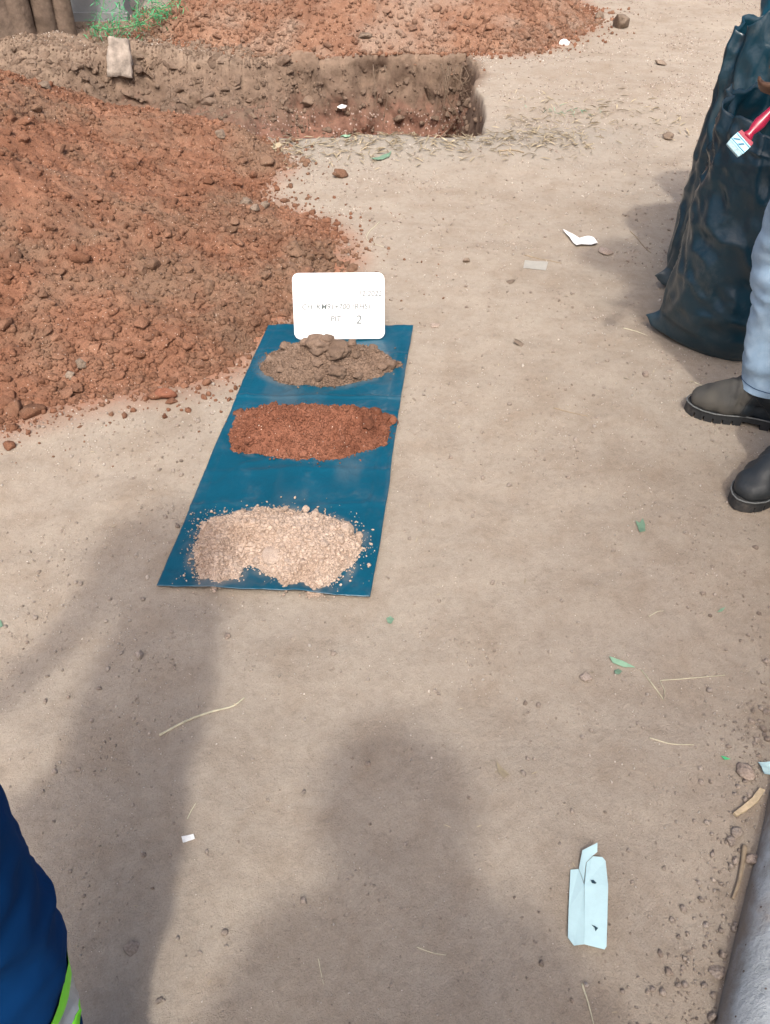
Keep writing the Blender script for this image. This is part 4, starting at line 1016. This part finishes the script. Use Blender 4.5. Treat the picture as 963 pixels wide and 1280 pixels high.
def leafy_branch():
    b = (-1.95, 6.75, gz1(-1.95, 6.75))
    b = (b[0], b[1], max(b[2], float(heap_h(HEAP_FAR, np.array([b[0]]), np.array([b[1]]), 'far')[0][0])))
    t = thing('leafy_branch', 'fresh green leafy twigs hanging down onto the soil bank', 'branch', b)
    rg = np.random.default_rng(91); P = []
    spines = [[(0.06, 0.25, 0.9), (-0.10, 0.1, 0.35), (-0.22, -0.05, 0.04)], [(0.10, 0.3, 0.9), (0.0, 0.1, 0.35), (-0.05, -0.05, 0.05)],
              [(0.25, 0.3, 0.8), (0.12, 0.05, 0.25), (0.08, -0.02, 0.08)], [(0.3, 0.3, 0.7), (0.25, 0.1, 0.25), (0.26, 0.02, 0.14)], [(-0.22, -0.02, 0.06), (0.1, -0.02, 0.10), (0.38, 0.10, 0.22)]]
    for s_ in spines:
        pts = smooth_path(s_, 14); V, F = tube(pts, list(np.linspace(0.005, 0.002, 14)), 5)
        obj('stem', mesh_py('stem', V, F, True), mat_simple('green_stem', (0.16, 0.35, 0.15), 0.7, 0.2), t)
        for i, p in enumerate(pts[7:] if s_ is not spines[-1] else pts):
            for _ in range(15):
                P.append(np.array(p) + rg.normal(0, 1, 3) * (0.045, 0.045, 0.035))
    P = np.array(P); P[:, 2] = np.maximum(P[:, 2], 0.015)
    L = rg.uniform(0.03, 0.065, len(P))
    flakes('foliage', P, L, L * 0.22, M_LEAF, t, 92, 0.7)
leafy_branch()

# ------------------------------------------------------------------ bodies
def capsule(p0, r0, p1, r1, sides=14, rings=5):
    p0, p1 = Vector(p0), Vector(p1); ax = (p1 - p0); L = ax.length
    ax = ax.normalized() if L > 1e-6 else Vector((0, 0, 1)); x = ax.orthogonal().normalized(); y = ax.cross(x)
    V, F = [p0 - ax * r0], []
    prof = [(-math.cos(a) * r0, math.sin(a) * r0, 0) for a in np.linspace(0, math.pi / 2, rings + 1)[1:]] + [(math.sin(a) * r1, math.cos(a) * r1, 1) for a in np.linspace(0, math.pi / 2, rings + 1)[:-1]]
    for h, r, e in prof:
        c = (p1 if e else p0) + ax * h
        for k in range(sides):
            a = 2 * math.pi * k / sides; V.append(c + (x * math.cos(a) + y * math.sin(a)) * r)
    V.append(p1 + ax * r1); n = len(prof)
    for k in range(sides): F.append((0, 1 + (k + 1) % sides, 1 + k))
    for i in range(n - 1):
        for k in range(sides):
            a = 1 + i * sides; F.append((a + k, a + (k + 1) % sides, a + sides + (k + 1) % sides, a + sides + k))
    a = 1 + (n - 1) * sides
    for k in range(sides): F.append((a + k, a + (k + 1) % sides, len(V) - 1))
    return V, F
def fused(name, caps, voxel, smooth=6, disp=None):
    """capsules melted into ONE continuous surface"""
    V, F = merge([capsule(*c) for c in caps])
    me = mesh_py('tmp', V, F)
    o = bpy.data.objects.new('tmp', me); C.objects.link(o)
    r = o.modifiers.new('r', 'REMESH'); r.mode = 'VOXEL'; r.voxel_size = voxel
    if smooth:
        s = o.modifiers.new('s', 'SMOOTH'); s.iterations = smooth; s.factor = 0.5
    bpy.context.view_layer.update()
    out = bpy.data.meshes.new_from_object(o.evaluated_get(bpy.context.evaluated_depsgraph_get()))
    bpy.data.objects.remove(o); out.name = name
    if disp:
        n = len(out.vertices); co = np.empty(n * 3, np.float32); no = np.empty(n * 3, np.float32)
        out.vertices.foreach_get('co', co); out.vertices.foreach_get('normal', no)
        co = co.reshape(-1, 3); no = no.reshape(-1, 3)
        co = co + no * disp(co)[:, None]
        out.vertices.foreach_set('co', co.astype(np.float32).ravel()); out.update()
    for p in out.polygons: p.use_smooth = True
    return out
def cut(me, co, no, keep_above=True):
    bm = bmesh.new(); bm.from_mesh(me)
    bmesh.ops.bisect_plane(bm, geom=bm.verts[:] + bm.edges[:] + bm.faces[:], plane_co=co, plane_no=no, clear_inner=keep_above, clear_outer=not keep_above)
    bm.to_mesh(me); bm.free(); return me
def folds(amp, seed, sc=1.0, zs=1.6):
    def f(co):
        x, y, z = co[:, 0] * 7 * sc, co[:, 1] * 7 * sc, co[:, 2] * 7 * zs * sc
        w = fbm(x + 0.5 * z, y + 0.4 * z, z * 0.6 + seed, 3)
        w2 = np.abs(fbm(x * 0.8 - 0.6 * z + seed, y * 0.8, z * 1.3, 2))
        return amp * (1.1 * w + 0.8 * (0.5 - w2 * 2)) + 0.2 * amp * fbm(x * 4, y * 4, z * 5, 2)
    return f

def boot(parent, ankle, heading, name='boot', mats=(M_BOOT, M_SOLE), shaft=0.25, lean=(0, 0), scale=1.0, toe_dust=0.3):
    """ankle = ground point below the ankle; heading = direction of the toe"""
    hx, hy = heading; l = math.hypot(hx, hy); hx /= l; hy /= l
    base = Vector((ankle[0], ankle[1], gz1(*ankle[:2]) + 0.001))
    rotm = Matrix(((hx, -hy, 0), (hy, hx, 0), (0, 0, 1)))
    caps = [((.142, .015, .052), .036, (.142, -.015, .052), .036), ((.166, .009, .048), .029, (.166, -.009, .048), .029), ((.10, .017, .056), .041, (.10, -.017, .056), .041),
            ((.12, 0, .068), .040, (.03, 0, .105), .048), ((-.045, 0, .058), .040, (-.01, 0, .12), .050), ((.05, .01, .055), .038, (.05, -.01, .055), .038),
            ((-.0, 0, .05), .038, (-.04, 0, .05), .040), ((-.012, 0, .10), .050, (-.012 + lean[0], lean[1], shaft), .058)]
    up = fused('upper', caps, 0.006, 5, lambda co: 0.007 * fbm(co[:, 0] * 22, co[:, 1] * 18, co[:, 2] * 40, 3) * sstep(0.03, -0.02, co[:, 0] - 0.06) + 0.0028 * np.sin(co[:, 0] * 330 + 14 * co[:, 1]) * np.exp(-((co[:, 0] - 0.075) / 0.024) ** 2) * (co[:, 2] > 0.07))
    cut(up, (0, 0, 0.030), (0, 0, 1))
    co = np.empty(len(up.vertices) * 3, np.float32); up.vertices.foreach_get('co', co); co = co.reshape(-1, 3)
    dv = toe_dust * sstep(0.045, 0.060, co[:, 0] + 0.25 * (co[:, 2] - 0.07))  * np.clip(0.75 + 0.6 * fbm(co[:, 0] * 20, co[:, 1] * 20, co[:, 2] * 20, 3), 0, 1)
    a = up.attributes.new('dust', 'FLOAT', 'POINT'); a.data.foreach_set('value', dv.astype(np.float32))
    hw = [(-.092, 0.0), (-.088, .022), (-.07, .036), (-.04, .040), (0, .037), (.04, .037), (.08, .047), (.12, .053), (.155, .048), (.18, .036), (.196, .019), (.203, 0.0)]
    ring = hw + [(x, -w) for x, w in hw[-2:0:-1]]
    def prism(pts, z0, z1, inset=0.0):
        n = len(pts); V = [(x, y, z0) for x, y in pts] + [(x * (1 - inset), y * (1 - inset), z1) for x, y in pts]
        F = [tuple(range(n))[::-1], tuple(range(n, 2 * n))] + [(i, (i + 1) % n, n + (i + 1) % n, n + i) for i in range(n)]
        return V, F
    def sub(a, b): 
        xs_ = sorted(set([a, b] + [x for x, _ in hw if a < x < b]))
        w = lambda x: float(np.interp(x, [h[0] for h in hw], [h[1] for h in hw]))
        return [(x, w(x)) for x in xs_] + [(x, -w(x) - 1e-5) for x in xs_[::-1]]
    parts = [prism(ring, 0.017, 0.034, 0.01)]
    for a_, b_ in ((-.092, -.062), (-.058, -.034), (-.030, -.006), (.045, .068), (.072, .094), (.098, .120), (.124, .146), (.150, .172), (.176, .203)):
        parts.append(prism(sub(a_, b_), 0.0, 0.0175))
    V, F = merge(parts); so_ = mesh_py('sole', V, F)
    wl = [(x * 1.008, y * 1.02, 0.0345) for x, y in ring]; wl.append(wl[0])
    V, F = tube(wl, 0.0022, 5, False); we = mesh_py('welt', V, F, True)
    bmx = bmesh.new(); bmx.from_mesh(up)
    sl = []
    for xs0, tl in ((0.052, -0.25), (0.0, 0.9)):
        rr_ = bmesh.ops.bisect_plane(bmx, geom=bmx.verts[:] + bmx.edges[:] + bmx.faces[:], plane_co=(xs0, 0, 0.07), plane_no=Vector((1, 0, -tl)).normalized())
        ps = [g.co.copy() for g in rr_['geom_cut'] if isinstance(g, bmesh.types.BMVert)]
        ps = [p for p in ps if p.z < 0.16 or tl < 0]
        if len(ps) > 6:
            cy = sum((p.z for p in ps)) / len(ps)
            ps.sort(key=lambda p: math.atan2(p.y, p.z - 0.03)); sl.append(tube([p + Vector((0, p.y, p.z - cy)).normalized() * 0.0006 for p in ps[::2]], 0.0013, 5))
    bmx.free()
    e = obj('boot', up, mats[0], parent)
    e.name = name
    s1 = obj('sole', so_, mats[1], e); s2 = obj('welt', we, M_WELT, e)
    for sv_, sf_ in sl: obj('seam', mesh_py('seam', sv_, sf_, True), mats[1], e)
    mat4 = Matrix.Translation(base - parent.location) @ rotm.to_4x4() @ Matrix.Scale(scale, 4)
    for o_ in (e,): o_.matrix_local = mat4
    return e

def fingers(w, d, side, curl=0.5, r=0.0085):
    """five finger capsule chains for a hand at wrist w, pointing d, thumb towards side"""
    w = Vector(w); d = Vector(d).normalized(); s = Vector(side).normalized(); s = (s - d * s.dot(d)).normalized(); n = d.cross(s)
    caps = [(w, .026, w + d * .05 + s * .012, .027), (w, .024, w + d * .05 - s * .014, .025), (w + d * .05 + s * .022, .015, w + d * .075 - s * .026, .014)]
    for k, ln in enumerate((.070, .078, .073, .058)):
        p = w + d * .075 + s * (.027 - .018 * k); dr = d.copy()
        for seg in range(3):
            a = curl * (0.5 + seg * 0.55); dr = (d * math.cos(a) + n * math.sin(a)).normalized()
            q_ = p + dr * ln * (0.45, 0.31, 0.24)[seg]; caps.append((p, r * (1 - .1 * seg), q_, r * (0.92 - .1 * seg))); p = q_
    p = w + d * .02 + s * .026; dr = (d * 0.65 + s * 0.7 + n * 0.25).normalized(); q_ = p + dr * .045; caps.append((p, .013, q_, .0105))
    dr = (d * 0.85 + s * 0.25 + n * 0.45).normalized(); caps.append((q_, .0105, q_ + dr * .032, .0088))
    return caps

def person(label, loc, J, face, mats, hat=True, tape=False, hem=0.10, fold_seed=1, extra_hand=None, trouser_r=(.098, .083, .074), voxel=0.011, jacket_mat=None):
    """J: joint dict in world coordinates. body = one continuous surface; clothes are parts"""
    t = thing('person', label, 'person', loc)
    Lc = Vector(loc)
    j = {k: Vector(v) - Lc for k, v in J.items()}
    f = Vector(face).normalized(); side = Vector((f.y, -f.x, 0)).normalized()      # side = person's right
    hd = j['head']
    caps = []
    for s_ in 'LR':
        caps += [(j['hip' + s_], .078, j['knee' + s_], .056), (j['knee' + s_], .055, j['ank' + s_], .038),
                 (j['sh' + s_], .048, j['el' + s_], .036), (j['el' + s_], .036, j['wr' + s_], .026)]
    up = (j['chest'] - j['pelvis']).normalized()
    for w in (-.075, .075):
        caps += [(j['pelvis'] + side * w, .10, j['chest'] + side * w, .105)]
    caps += [(j['shL'], .06, j['shR'], .06), (j['chest'], .09, j['neck'], .055), (j['neck'], .052, hd - Vector((0, 0, .05)), .052)]
    caps += [(hd + Vector((0, 0, .02)), .085, hd - f * .02 + Vector((0, 0, .03)), .087), (hd + f * .02 - Vector((0, 0, .05)), .062, hd + f * .045 - Vector((0, 0, .085)), .034),
             (hd + f * .088 + Vector((0, 0, .005)), .010, hd + f * .105 - Vector((0, 0, .03)), .014), (hd + side * .085, .014, hd + side * .086 - Vector((0, 0, .035)), .010), (hd - side * .085, .014, hd - side * .086 - Vector((0, 0, .035)), .010),
             (hd + f * .078 + side * .032 + Vector((0, 0, .024)), .014, hd + f * .078 - side * .032 + Vector((0, 0, .024)), .014), (hd + f * .080 + side * .018 - Vector((0, 0, .055)), .010, hd + f * .080 - side * .018 - Vector((0, 0, .055)), .010)]
    for s_ in 'LR':
        d = j['hd' + s_] - j['wr' + s_]
        caps += fingers(j['wr' + s_], d, j.get('th' + s_, j['wr' + s_] + f) - j['wr' + s_] if ('th' + s_) in j else f, curl=1.35 if ('th' + s_) in j else 0.45)
    obj('body', fused('body', caps, 0.0085, 4), M_SKIN, t)
    tr = []
    for s_ in 'LR':
        a = j['ank' + s_]; k = j['knee' + s_]; lowp = a + (a - k).normalized() * .06
        tr += [(j['hip' + s_], trouser_r[0] + .008, k, trouser_r[1]), (k, trouser_r[1], lowp, trouser_r[2])]
    for w in (-.07, .07): tr += [(j['pelvis'] + side * w - Vector((0, 0, .04)), .118, j['pelvis'] + side * w + up * .10, .118)]
    tm = fused('trousers', tr, voxel, 4, folds(0.020 if tape else 0.014, fold_seed))
    z0 = min(j['ankL'].z, j['ankR'].z)
    cut(tm, (0, 0, hem - Lc.z), (0, 0, 1))
    tro = obj('trousers', tm, mats[0], t)
    if tape:
        for nm, za, zb, mt in tape:
            b_ = tm.copy(); b_.name = nm
            cut(b_, (0, 0.16, za), (0, .37, .93)); cut(b_, (0, 0.16, zb), (0, .37, .93), False)
            n = len(b_.vertices); co = np.empty(n * 3, np.float32); no = np.empty(n * 3, np.float32)
            b_.vertices.foreach_get('co', co); b_.vertices.foreach_get('normal', no)
            b_.vertices.foreach_set('co', co + no * 0.0022); b_.update()
            obj(nm, b_, mt, tro)
    ja = []
    for w in (-.085, .085): ja += [(j['pelvis'] + side * w + up * .02, .128, j['chest'] + side * w, .130)]
    ja += [(j['shL'], .078, j['shR'], .078), (j['chest'], .11, j['neck'], .066)]
    for s_ in 'LR': ja += [(j['sh' + s_], .078, j['el' + s_], .060), (j['el' + s_], .060, j['wr' + s_] - (j['wr' + s_] - j['el' + s_]).normalized() * .03, .046)]
    obj('jacket', fused('jacket', ja, 0.013, 4, folds(0.008, fold_seed + 3)), mats[1], t)
    if hat:
        prof = [(0.0, .150), (.05, .143), (.095, .118), (.122, .07), (.130, .03), (.134, .012), (.152, .004), (.153, -.002), (.130, .002)]
        V, F = [], []
        for r, z in prof:
            for k in range(24):
                a = 2 * math.pi * k / 24; q_ = hd + f * (r * math.cos(a) * 1.12 + (0.02 if r > .14 and math.cos(a) > 0.3 else 0)) + side * r * math.sin(a) + Vector((0, 0, z + .045)); V.append(q_)
        for i in range(len(prof) - 1):
            for k in range(24): F.append((i * 24 + k, i * 24 + (k + 1) % 24, (i + 1) * 24 + (k + 1) % 24, (i + 1) * 24 + k))
        h = obj('hard_hat', mesh_py('hard_hat', V, F, True), M_HAT, t)
    else:
        hm = fused('hair', [(hd + Vector((0, 0, .03)), .092, hd - f * .035 + Vector((0, 0, .035)), .092)], 0.012, 2); cut(hm, hd + Vector((0, 0, .03)), (Vector((0, 0, 1)) - f * .5).normalized())
        obj('hair', hm, M_DARKCLOTH, t)
    return t, tro

def standing(cx, cy, face, H=1.70, stance=0.10, hands=None):
    f = Vector((face[0], face[1], 0)).normalized(); s = Vector((f.y, -f.x, 0)); k = H / 1.70; b = Vector((cx, cy, 0))
    J = dict(pelvis=b + Vector((0, 0, .92 * k)), chest=b + Vector((0, 0, 1.25 * k)), neck=b + Vector((0, 0, 1.44 * k)), head=b + f * .02 + Vector((0, 0, 1.575 * k)))
    for n, w in (('R', 1), ('L', -1)):
        J['hip' + n] = b + s * .095 * w + Vector((0, 0, .86 * k)); J['knee' + n] = b + s * (stance * w) + f * .02 + Vector((0, 0, .48 * k)); J['ank' + n] = b + s * (stance * 1.1 * w) + Vector((0, 0, .09))
        J['sh' + n] = b + s * .175 * w + Vector((0, 0, 1.38 * k)); J['el' + n] = b + s * .24 * w - f * .03 + Vector((0, 0, 1.10 * k)); J['wr' + n] = b + s * .25 * w + f * .06 + Vector((0, 0, .86 * k)); J['hd' + n] = b + s * .25 * w + f * .08 + Vector((0, 0, .76 * k))
    if hands: J.update({k_: Vector(v_) for k_, v_ in hands.items()})
    return J

# the overalls beside the photographer
nx, ny = -0.455, 0.17
J = standing(nx, ny, (-1, 0.12), 1.66, 0.105, dict(elR=(-0.60, 0.46, 1.10), wrR=(-0.70, 0.32, 0.95), hdR=(-0.76, 0.26, 0.88), elL=(-0.52, -0.08, 1.10), wrL=(-0.66, -0.04, 0.90), hdL=(-0.70, -0.02, 0.81)))
J['kneeR'] = (-0.432, 0.280, 0.50); J['ankR'] = (-0.442, 0.115, 0.09); J['hipR'] = (-0.460, 0.335, 0.86)
J['kneeL'] = (-0.50, 0.06, 0.50); J['ankL'] = (-0.49, -0.06, 0.09)
t, tro = person('person in navy overalls with lime and silver tape at the trouser leg', (nx, ny, 0.0), J, (-1, 0.12, 0), (M_NAVY, M_NAVY), True,
                (('lime_tape', 0.380, 0.414, M_LIME), ('silver_tape', 0.345, 0.380, M_SILVER), ('lime_tape', 0.311, 0.345, M_LIME)), 0.07, 4, None, (.102, .096, .094), 0.0085)
boot(t, (-0.442, 0.115), (-1, 0.1)); boot(t, (-0.49, -0.06), (-1, -0.1))
# the photographer, seen only by the shadow
J = standing(0.075, -0.46, (0, 1), 1.60, 0.11, dict(elR=(0.36, -0.40, 0.96), elL=(-0.20, -0.40, 0.96), wrR=(0.19, -0.27, 1.06), wrL=(-0.04, -0.27, 1.06), hdR=(0.13, -0.20, 1.14), hdL=(0.0, -0.20, 1.14), shR=(0.25, -0.46, 1.22), shL=(-0.10, -0.46, 1.22), chest=(0.075, -0.46, 1.10), neck=(0.075, -0.46, 1.34)))
t, tro = person('photographer in khaki shirt and white hard hat behind the camera', (0.075, -0.46, 0.0), J, (0, 1, 0), (M_DARKCLOTH, M_BEIGECLOTH), True, fold_seed=9, voxel=0.014)
boot(t, (0.19, -0.47), (0.1, 1)); boot(t, (-0.04, -0.47), (-0.1, 1))
# man in light jeans holding the brush
A1 = (1.105, 1.868); A2 = (1.076, 1.603)
J = dict(ankR=(1.105, 1.878, .10), kneeR=(1.03, 1.925, .50), hipR=(1.03, 1.89, .90), ankL=(1.15, 1.635, .10), kneeL=(1.17, 1.70, .50), hipL=(1.12, 1.72, .90), pelvis=(1.07, 1.80, .93), chest=(1.09, 1.80, 1.27),
         neck=(1.07, 1.80, 1.47), head=(1.03, 1.80, 1.60), shR=(1.08, 1.985, 1.40), elR=(1.10, 2.02, 1.12), wrR=(.952, 1.955, .950), hdR=(.902, 1.94, .880), thR=(.877, 1.90, .965),
         shL=(1.09, 1.62, 1.40), elL=(1.16, 1.56, 1.12), wrL=(1.08, 1.54, .90), hdL=(1.05, 1.53, .82))
man, jeans = person('person in light blue jeans and black work boots holding a brush', (1.09, 1.79, 0.0), J, (-1, 0, 0), (M_JEAN, M_DARKCLOTH), True, fold_seed=6, hem=0.125, trouser_r=(.090, .074, .070), voxel=0.009)
boot(man, A1, (-0.226, 0.085), scale=1.03, toe_dust=0.85); boot(man, A2, (-0.165, -0.115), scale=1.0, toe_dust=0.12)
# hem stitching on the visible leg
hb = jeans.data.copy(); cut(hb, (0, 0, 0.143), (0, 0, 1)); cut(hb, (0, 0, 0.1455), (0, 0, 1), False)
n_ = len(hb.vertices); co_ = np.empty(n_ * 3, np.float32); no_ = np.empty(n_ * 3, np.float32); hb.vertices.foreach_get('co', co_); hb.vertices.foreach_get('normal', no_)
hb.vertices.foreach_set('co', co_ + no_ * 0.0012); hb.update(); obj('hem_stitch', hb, M_STITCH, jeans)
# another standing person further along the kerb side
J = standing(1.22, 1.27, (-1, 0.1), 1.68, 0.11)
t, tro = person('person in dark clothes and black boots standing on the kerb side', (1.22, 1.27, 0.0), J, (-1, 0.1, 0), (M_DARKCLOTH, M_BEIGECLOTH), True, fold_seed=12, voxel=0.014)
boot(t, (1.155, 1.29), (-1, 0.05)); boot(t, (1.24, 1.14), (-1, -0.15))

# ------------------------------------------------------------------ paint brush in the hand
def brush():
    tip = Vector((px(915, 190, 0.755)[0], px(915, 190, 0.755)[1], 0.755)); k = 1.905 / tip.y
    camp = Vector((0, 0, CAM_H))
    def at(u, v, y):
        a = (u - 481.5) / FPX; b = (v - 640) / FPX; f = math.cos(PITCH) - math.sin(PITCH) * b; d = math.sin(PITCH) + math.cos(PITCH) * b
        s_ = y / f; return Vector((a * s_, y, CAM_H - d * s_))
    head = at(920, 184, 1.895); neck = at(933, 172, 1.905); top = at(962, 141, 1.925)
    ax = (head - neck).normalized(); vw = (camp - head).normalized(); wide = ax.cross(vw).normalized(); th = wide.cross(ax).normalized()
    t = thing('paint_brush', 'flat paint brush with glossy red handle held over the sack', 'brush', neck)
    M3 = Matrix((wide, ax, th)).transposed().to_4x4(); M3 = M3 @ Matrix.Scale(0.82, 4)
    def box(name, y0, y1, w0, w1, t0, t1, mat, bev=0.001):
        bm = bmesh.new(); vs = []
        for y, w, tt in ((y0, w0, t0), (y1, w1, t1)):
            for sx, sz in ((-1, -1), (1, -1), (1, 1), (-1, 1)): vs.append(bm.verts.new((sx * w / 2, y, sz * tt / 2)))
        for f in ((0, 1, 2, 3), (7, 6, 5, 4), (0, 4, 5, 1), (1, 5, 6, 2), (2, 6, 7, 3), (3, 7, 4, 0)): bm.faces.new([vs[i] for i in f])
        bmesh.ops.recalc_face_normals(bm, faces=bm.faces)
        bmesh.ops.bevel(bm, geom=bm.edges[:], offset=bev, segments=2, affect='EDGES')
        me = bpy.data.meshes.new(name); bm.to_mesh(me); bm.free(); me.transform(M3)
        return obj(name, me, mat, t)
    box('collar', -0.002, 0.010, 0.050, 0.054, 0.015, 0.016, M_BRUSHRED)
    fe = box('ferrule', 0.010, 0.038, 0.055, 0.055, 0.017, 0.016, M_FERRULE)
    for y in (0.0145, 0.0330):
        b_ = box('band', y - 0.0012, y + 0.0012, 0.0535, 0.0535, 0.0182, 0.0182, M_FERPRINT, 0.0002); b_.parent = fe
    for xx, ln in ((-0.012, 0.016), (0.004, 0.022)):
        me = mesh_py('print', [(xx, 0.019, 0.0090), (xx + 0.006, 0.018, 0.0090), (xx + ln, 0.030, 0.0090), (xx + ln - 0.007, 0.030, 0.0090)], [(0, 1, 2, 3)]); me.transform(M3)
        obj('print', me, M_FERPRINT, fe)
    box('bristles', 0.0375, 0.050, 0.053, 0.050, 0.014, 0.010, M_BRISTLE)
    d = (top - neck); L = d.length; d.normalize(); sw = d.cross(vw).normalized(); tw = sw.cross(d)
    V, F = [], []; prof = [(0.0, .016), (.10, .012), (.22, .0085), (.40, .0125), (.60, .0145), (.80, .012), (1.1, .0095), (1.45, .006)]
    for p, r in prof:
        for k in range(12):
            a = 2 * math.pi * k / 12; V.append(d * (p * L) + sw * r * math.cos(a) + tw * min(r, .0095) * 0.8 * math.sin(a))
    for i in range(len(prof) - 1):
        for k in range(12): F.append((i * 12 + k, i * 12 + (k + 1) % 12, (i + 1) * 12 + (k + 1) % 12, (i + 1) * 12 + k))
    F.append(tuple(range(12))[::-1]); F.append(tuple(range(84, 96)))
    obj('handle', mesh_py('handle', V, F, True), M_BRUSHRED, t)
brush()

# ------------------------------------------------------------------ plastic sacks
def sack(label, c0, c1, height, depth, seed, lean=(0.02, 0.0), top_w=0.9, rim_amp=0.03, mat=M_SACK, front_drop=0.03, dustk=1.0):
    """c0, c1: the two pointed bottom corners on the ground"""
    c0 = np.array(c0); c1 = np.array(c1); mid = (c0 + c1) / 2; ux = (c1 - c0); W = np.linalg.norm(ux); ux /= W; uy = np.array([-ux[1], ux[0]])
    if uy[1] < 0: uy = -uy
    nt_, nz = 160, 120
    th = np.linspace(0, 2 * math.pi, nt_ + 1)[:-1]; V = []
    zb = gz1(*mid)
    def ring(f, inner=0.0, zoff=None):
        hw = np.interp(f, [0, .025, .05, .09, .18, .35, .6, .85, 1.0], [.44, .52, .495, .44, .425, .405, .39, .38, .385 * top_w / .9]) * W
        dp = np.interp(f, [0, .025, .06, .12, .25, .4, .7, 1.0], [.34, .38, .42, .47, .50, .50, .42, .36 * top_w / .9]) * depth
        q = np.interp(f, [0, .05, .12, .25, .6, 1.0], [2.6, 2.2, 1.5, 1.15, 1.0, 1.15])
        c, s_ = np.cos(th), np.sin(th)
        x = c * hw; y = np.sign(s_) * np.abs(s_) ** q * dp
        # creases: sharp vertical pleats towards the mouth, diagonal drags lower down
        pl = 1 - np.abs(fbm(th * 2.2 + 0.9 * f + seed, f * 1.3, seed, 2)) * 2.6
        dg = 1 - np.abs(fbm(th * 1.6 - 3.0 * f + seed, f * 3.2, seed + 4, 2)) * 2.8
        dg2 = 1 - np.abs(fbm(th * 2.4 + 4.0 * f, f * 8 + seed, seed + 9, 2)) * 3.0
        w = 0.020 * pl * sstep(0.35, 0.95, f) + 0.006 * dg * sstep(0.03, 0.12, f) + 0.009 * dg2 * sstep(0.05, 0.2, f) + 0.012 * fbm(c * 1.6 + seed, s_ * 1.6, f * 3.0 + seed, 2)
        w = w * sstep(1.0, 0.9, np.abs(c) * sstep(0.12, 0.05, f))
        k = np.maximum(np.hypot(x, y), 1e-4); x = x * (1 + (w - inner) / k); y = y * (1 + (w - inner) / k)
        x = x + lean[0] * f; y = y + lean[1] * f
        z = f * height
        if f > 0.8: z = z + sstep(0.8, 1.0, f) * (rim_amp * fbm(np.cos(th) * 1.6 + seed * 3, np.sin(th) * 1.6, 5.5, 3) * 1.6 + 0.4 * rim_amp * fbm(th * 4, seed, 2.2, 2) - front_drop * (s_ < 0) * np.abs(s_))
        z = z * np.ones_like(th)
        z = z + 0.030 * sstep(0.90, 1.0, np.abs(c)) * sstep(0.10, 0.0, f)
        P = mid[None] + x[:, None] * ux[None] + y[:, None] * uy[None]
        return np.concatenate([P, (z + zb + 0.004)[:, None]], 1)
    fs = list(np.concatenate([np.linspace(0, 0.12, 18), np.linspace(0.13, 1, nz - 18)]))
    rings = [ring(f) for f in fs] + [ring(f, 0.004) for f in np.linspace(1.0, 0.72, 14)]
    n = len(rings); V = np.concatenate(rings)
    i = np.arange(n - 1)[:, None] * nt_ + np.arange(nt_)[None]; k2 = (np.arange(nt_) + 1) % nt_
    ii = np.arange(n - 1)[:, None] * nt_ + k2[None]
    F = np.stack([i, ii, ii + nt_, i + nt_], -1).reshape(-1, 4)
    base = (float(mid[0]), float(mid[1]), zb)
    t = thing('plastic_sack', label, 'sack', base, 'sacks of soil standing together')
    me = mesh_np('sack_skin', V - np.array(base), F)
    hh = V[:, 2] - zb
    dv = dustk * (0.10 * sstep(0.25, 0.0, hh) * np.clip(0.4 + fbm(V[:, 0] * 18, V[:, 1] * 18, V[:, 2] * 18, 3), 0, 1) + 0.22 * sstep(0.25, 0.65, fbm(V[:, 0] * 10, V[:, 1] * 10, V[:, 2] * 4 + seed, 4)))
    a = me.attributes.new('dust', 'FLOAT', 'POINT'); a.data.foreach_set('value', dv.astype(np.float32))
    obj('sack_skin', me, mat, t)
    inner = rings[-1]; cen = inner.mean(0) + np.array([0, 0, 0.02])
    V2 = np.concatenate([inner, (inner + cen) / 2 + np.array([0, 0, .012]), cen[None]]) - np.array(base)
    F2 = [(k, (k + 1) % nt_, nt_ + (k + 1) % nt_, nt_ + k) for k in range(nt_)] + [(nt_ + k, nt_ + (k + 1) % nt_, 2 * nt_) for k in range(nt_)]
    obj('soil_fill', mesh_py('soil_fill', V2, F2, True), M_CLODG, t)
    return t
sack('shade-darkened blue plastic sack of soil standing upright behind the person in jeans', px(806, 411), (1.40, 2.24), 0.74, 0.38, 3, (0.0, 0.03), rim_amp=0.035, front_drop=0.05)
sack('taller dusty plastic sack behind with bright blue bottom corner poking out', px(817, 361), (1.53, 2.80), 0.84, 0.34, 8, (0.03, 0.05), top_w=0.86, rim_amp=0.06, dustk=3.2)
sack('blue plastic sack rearmost of the standing sacks', (1.30, 3.22), (1.78, 3.25), 0.86, 0.32, 15, (0.0, 0.0), mat=M_BLUE)
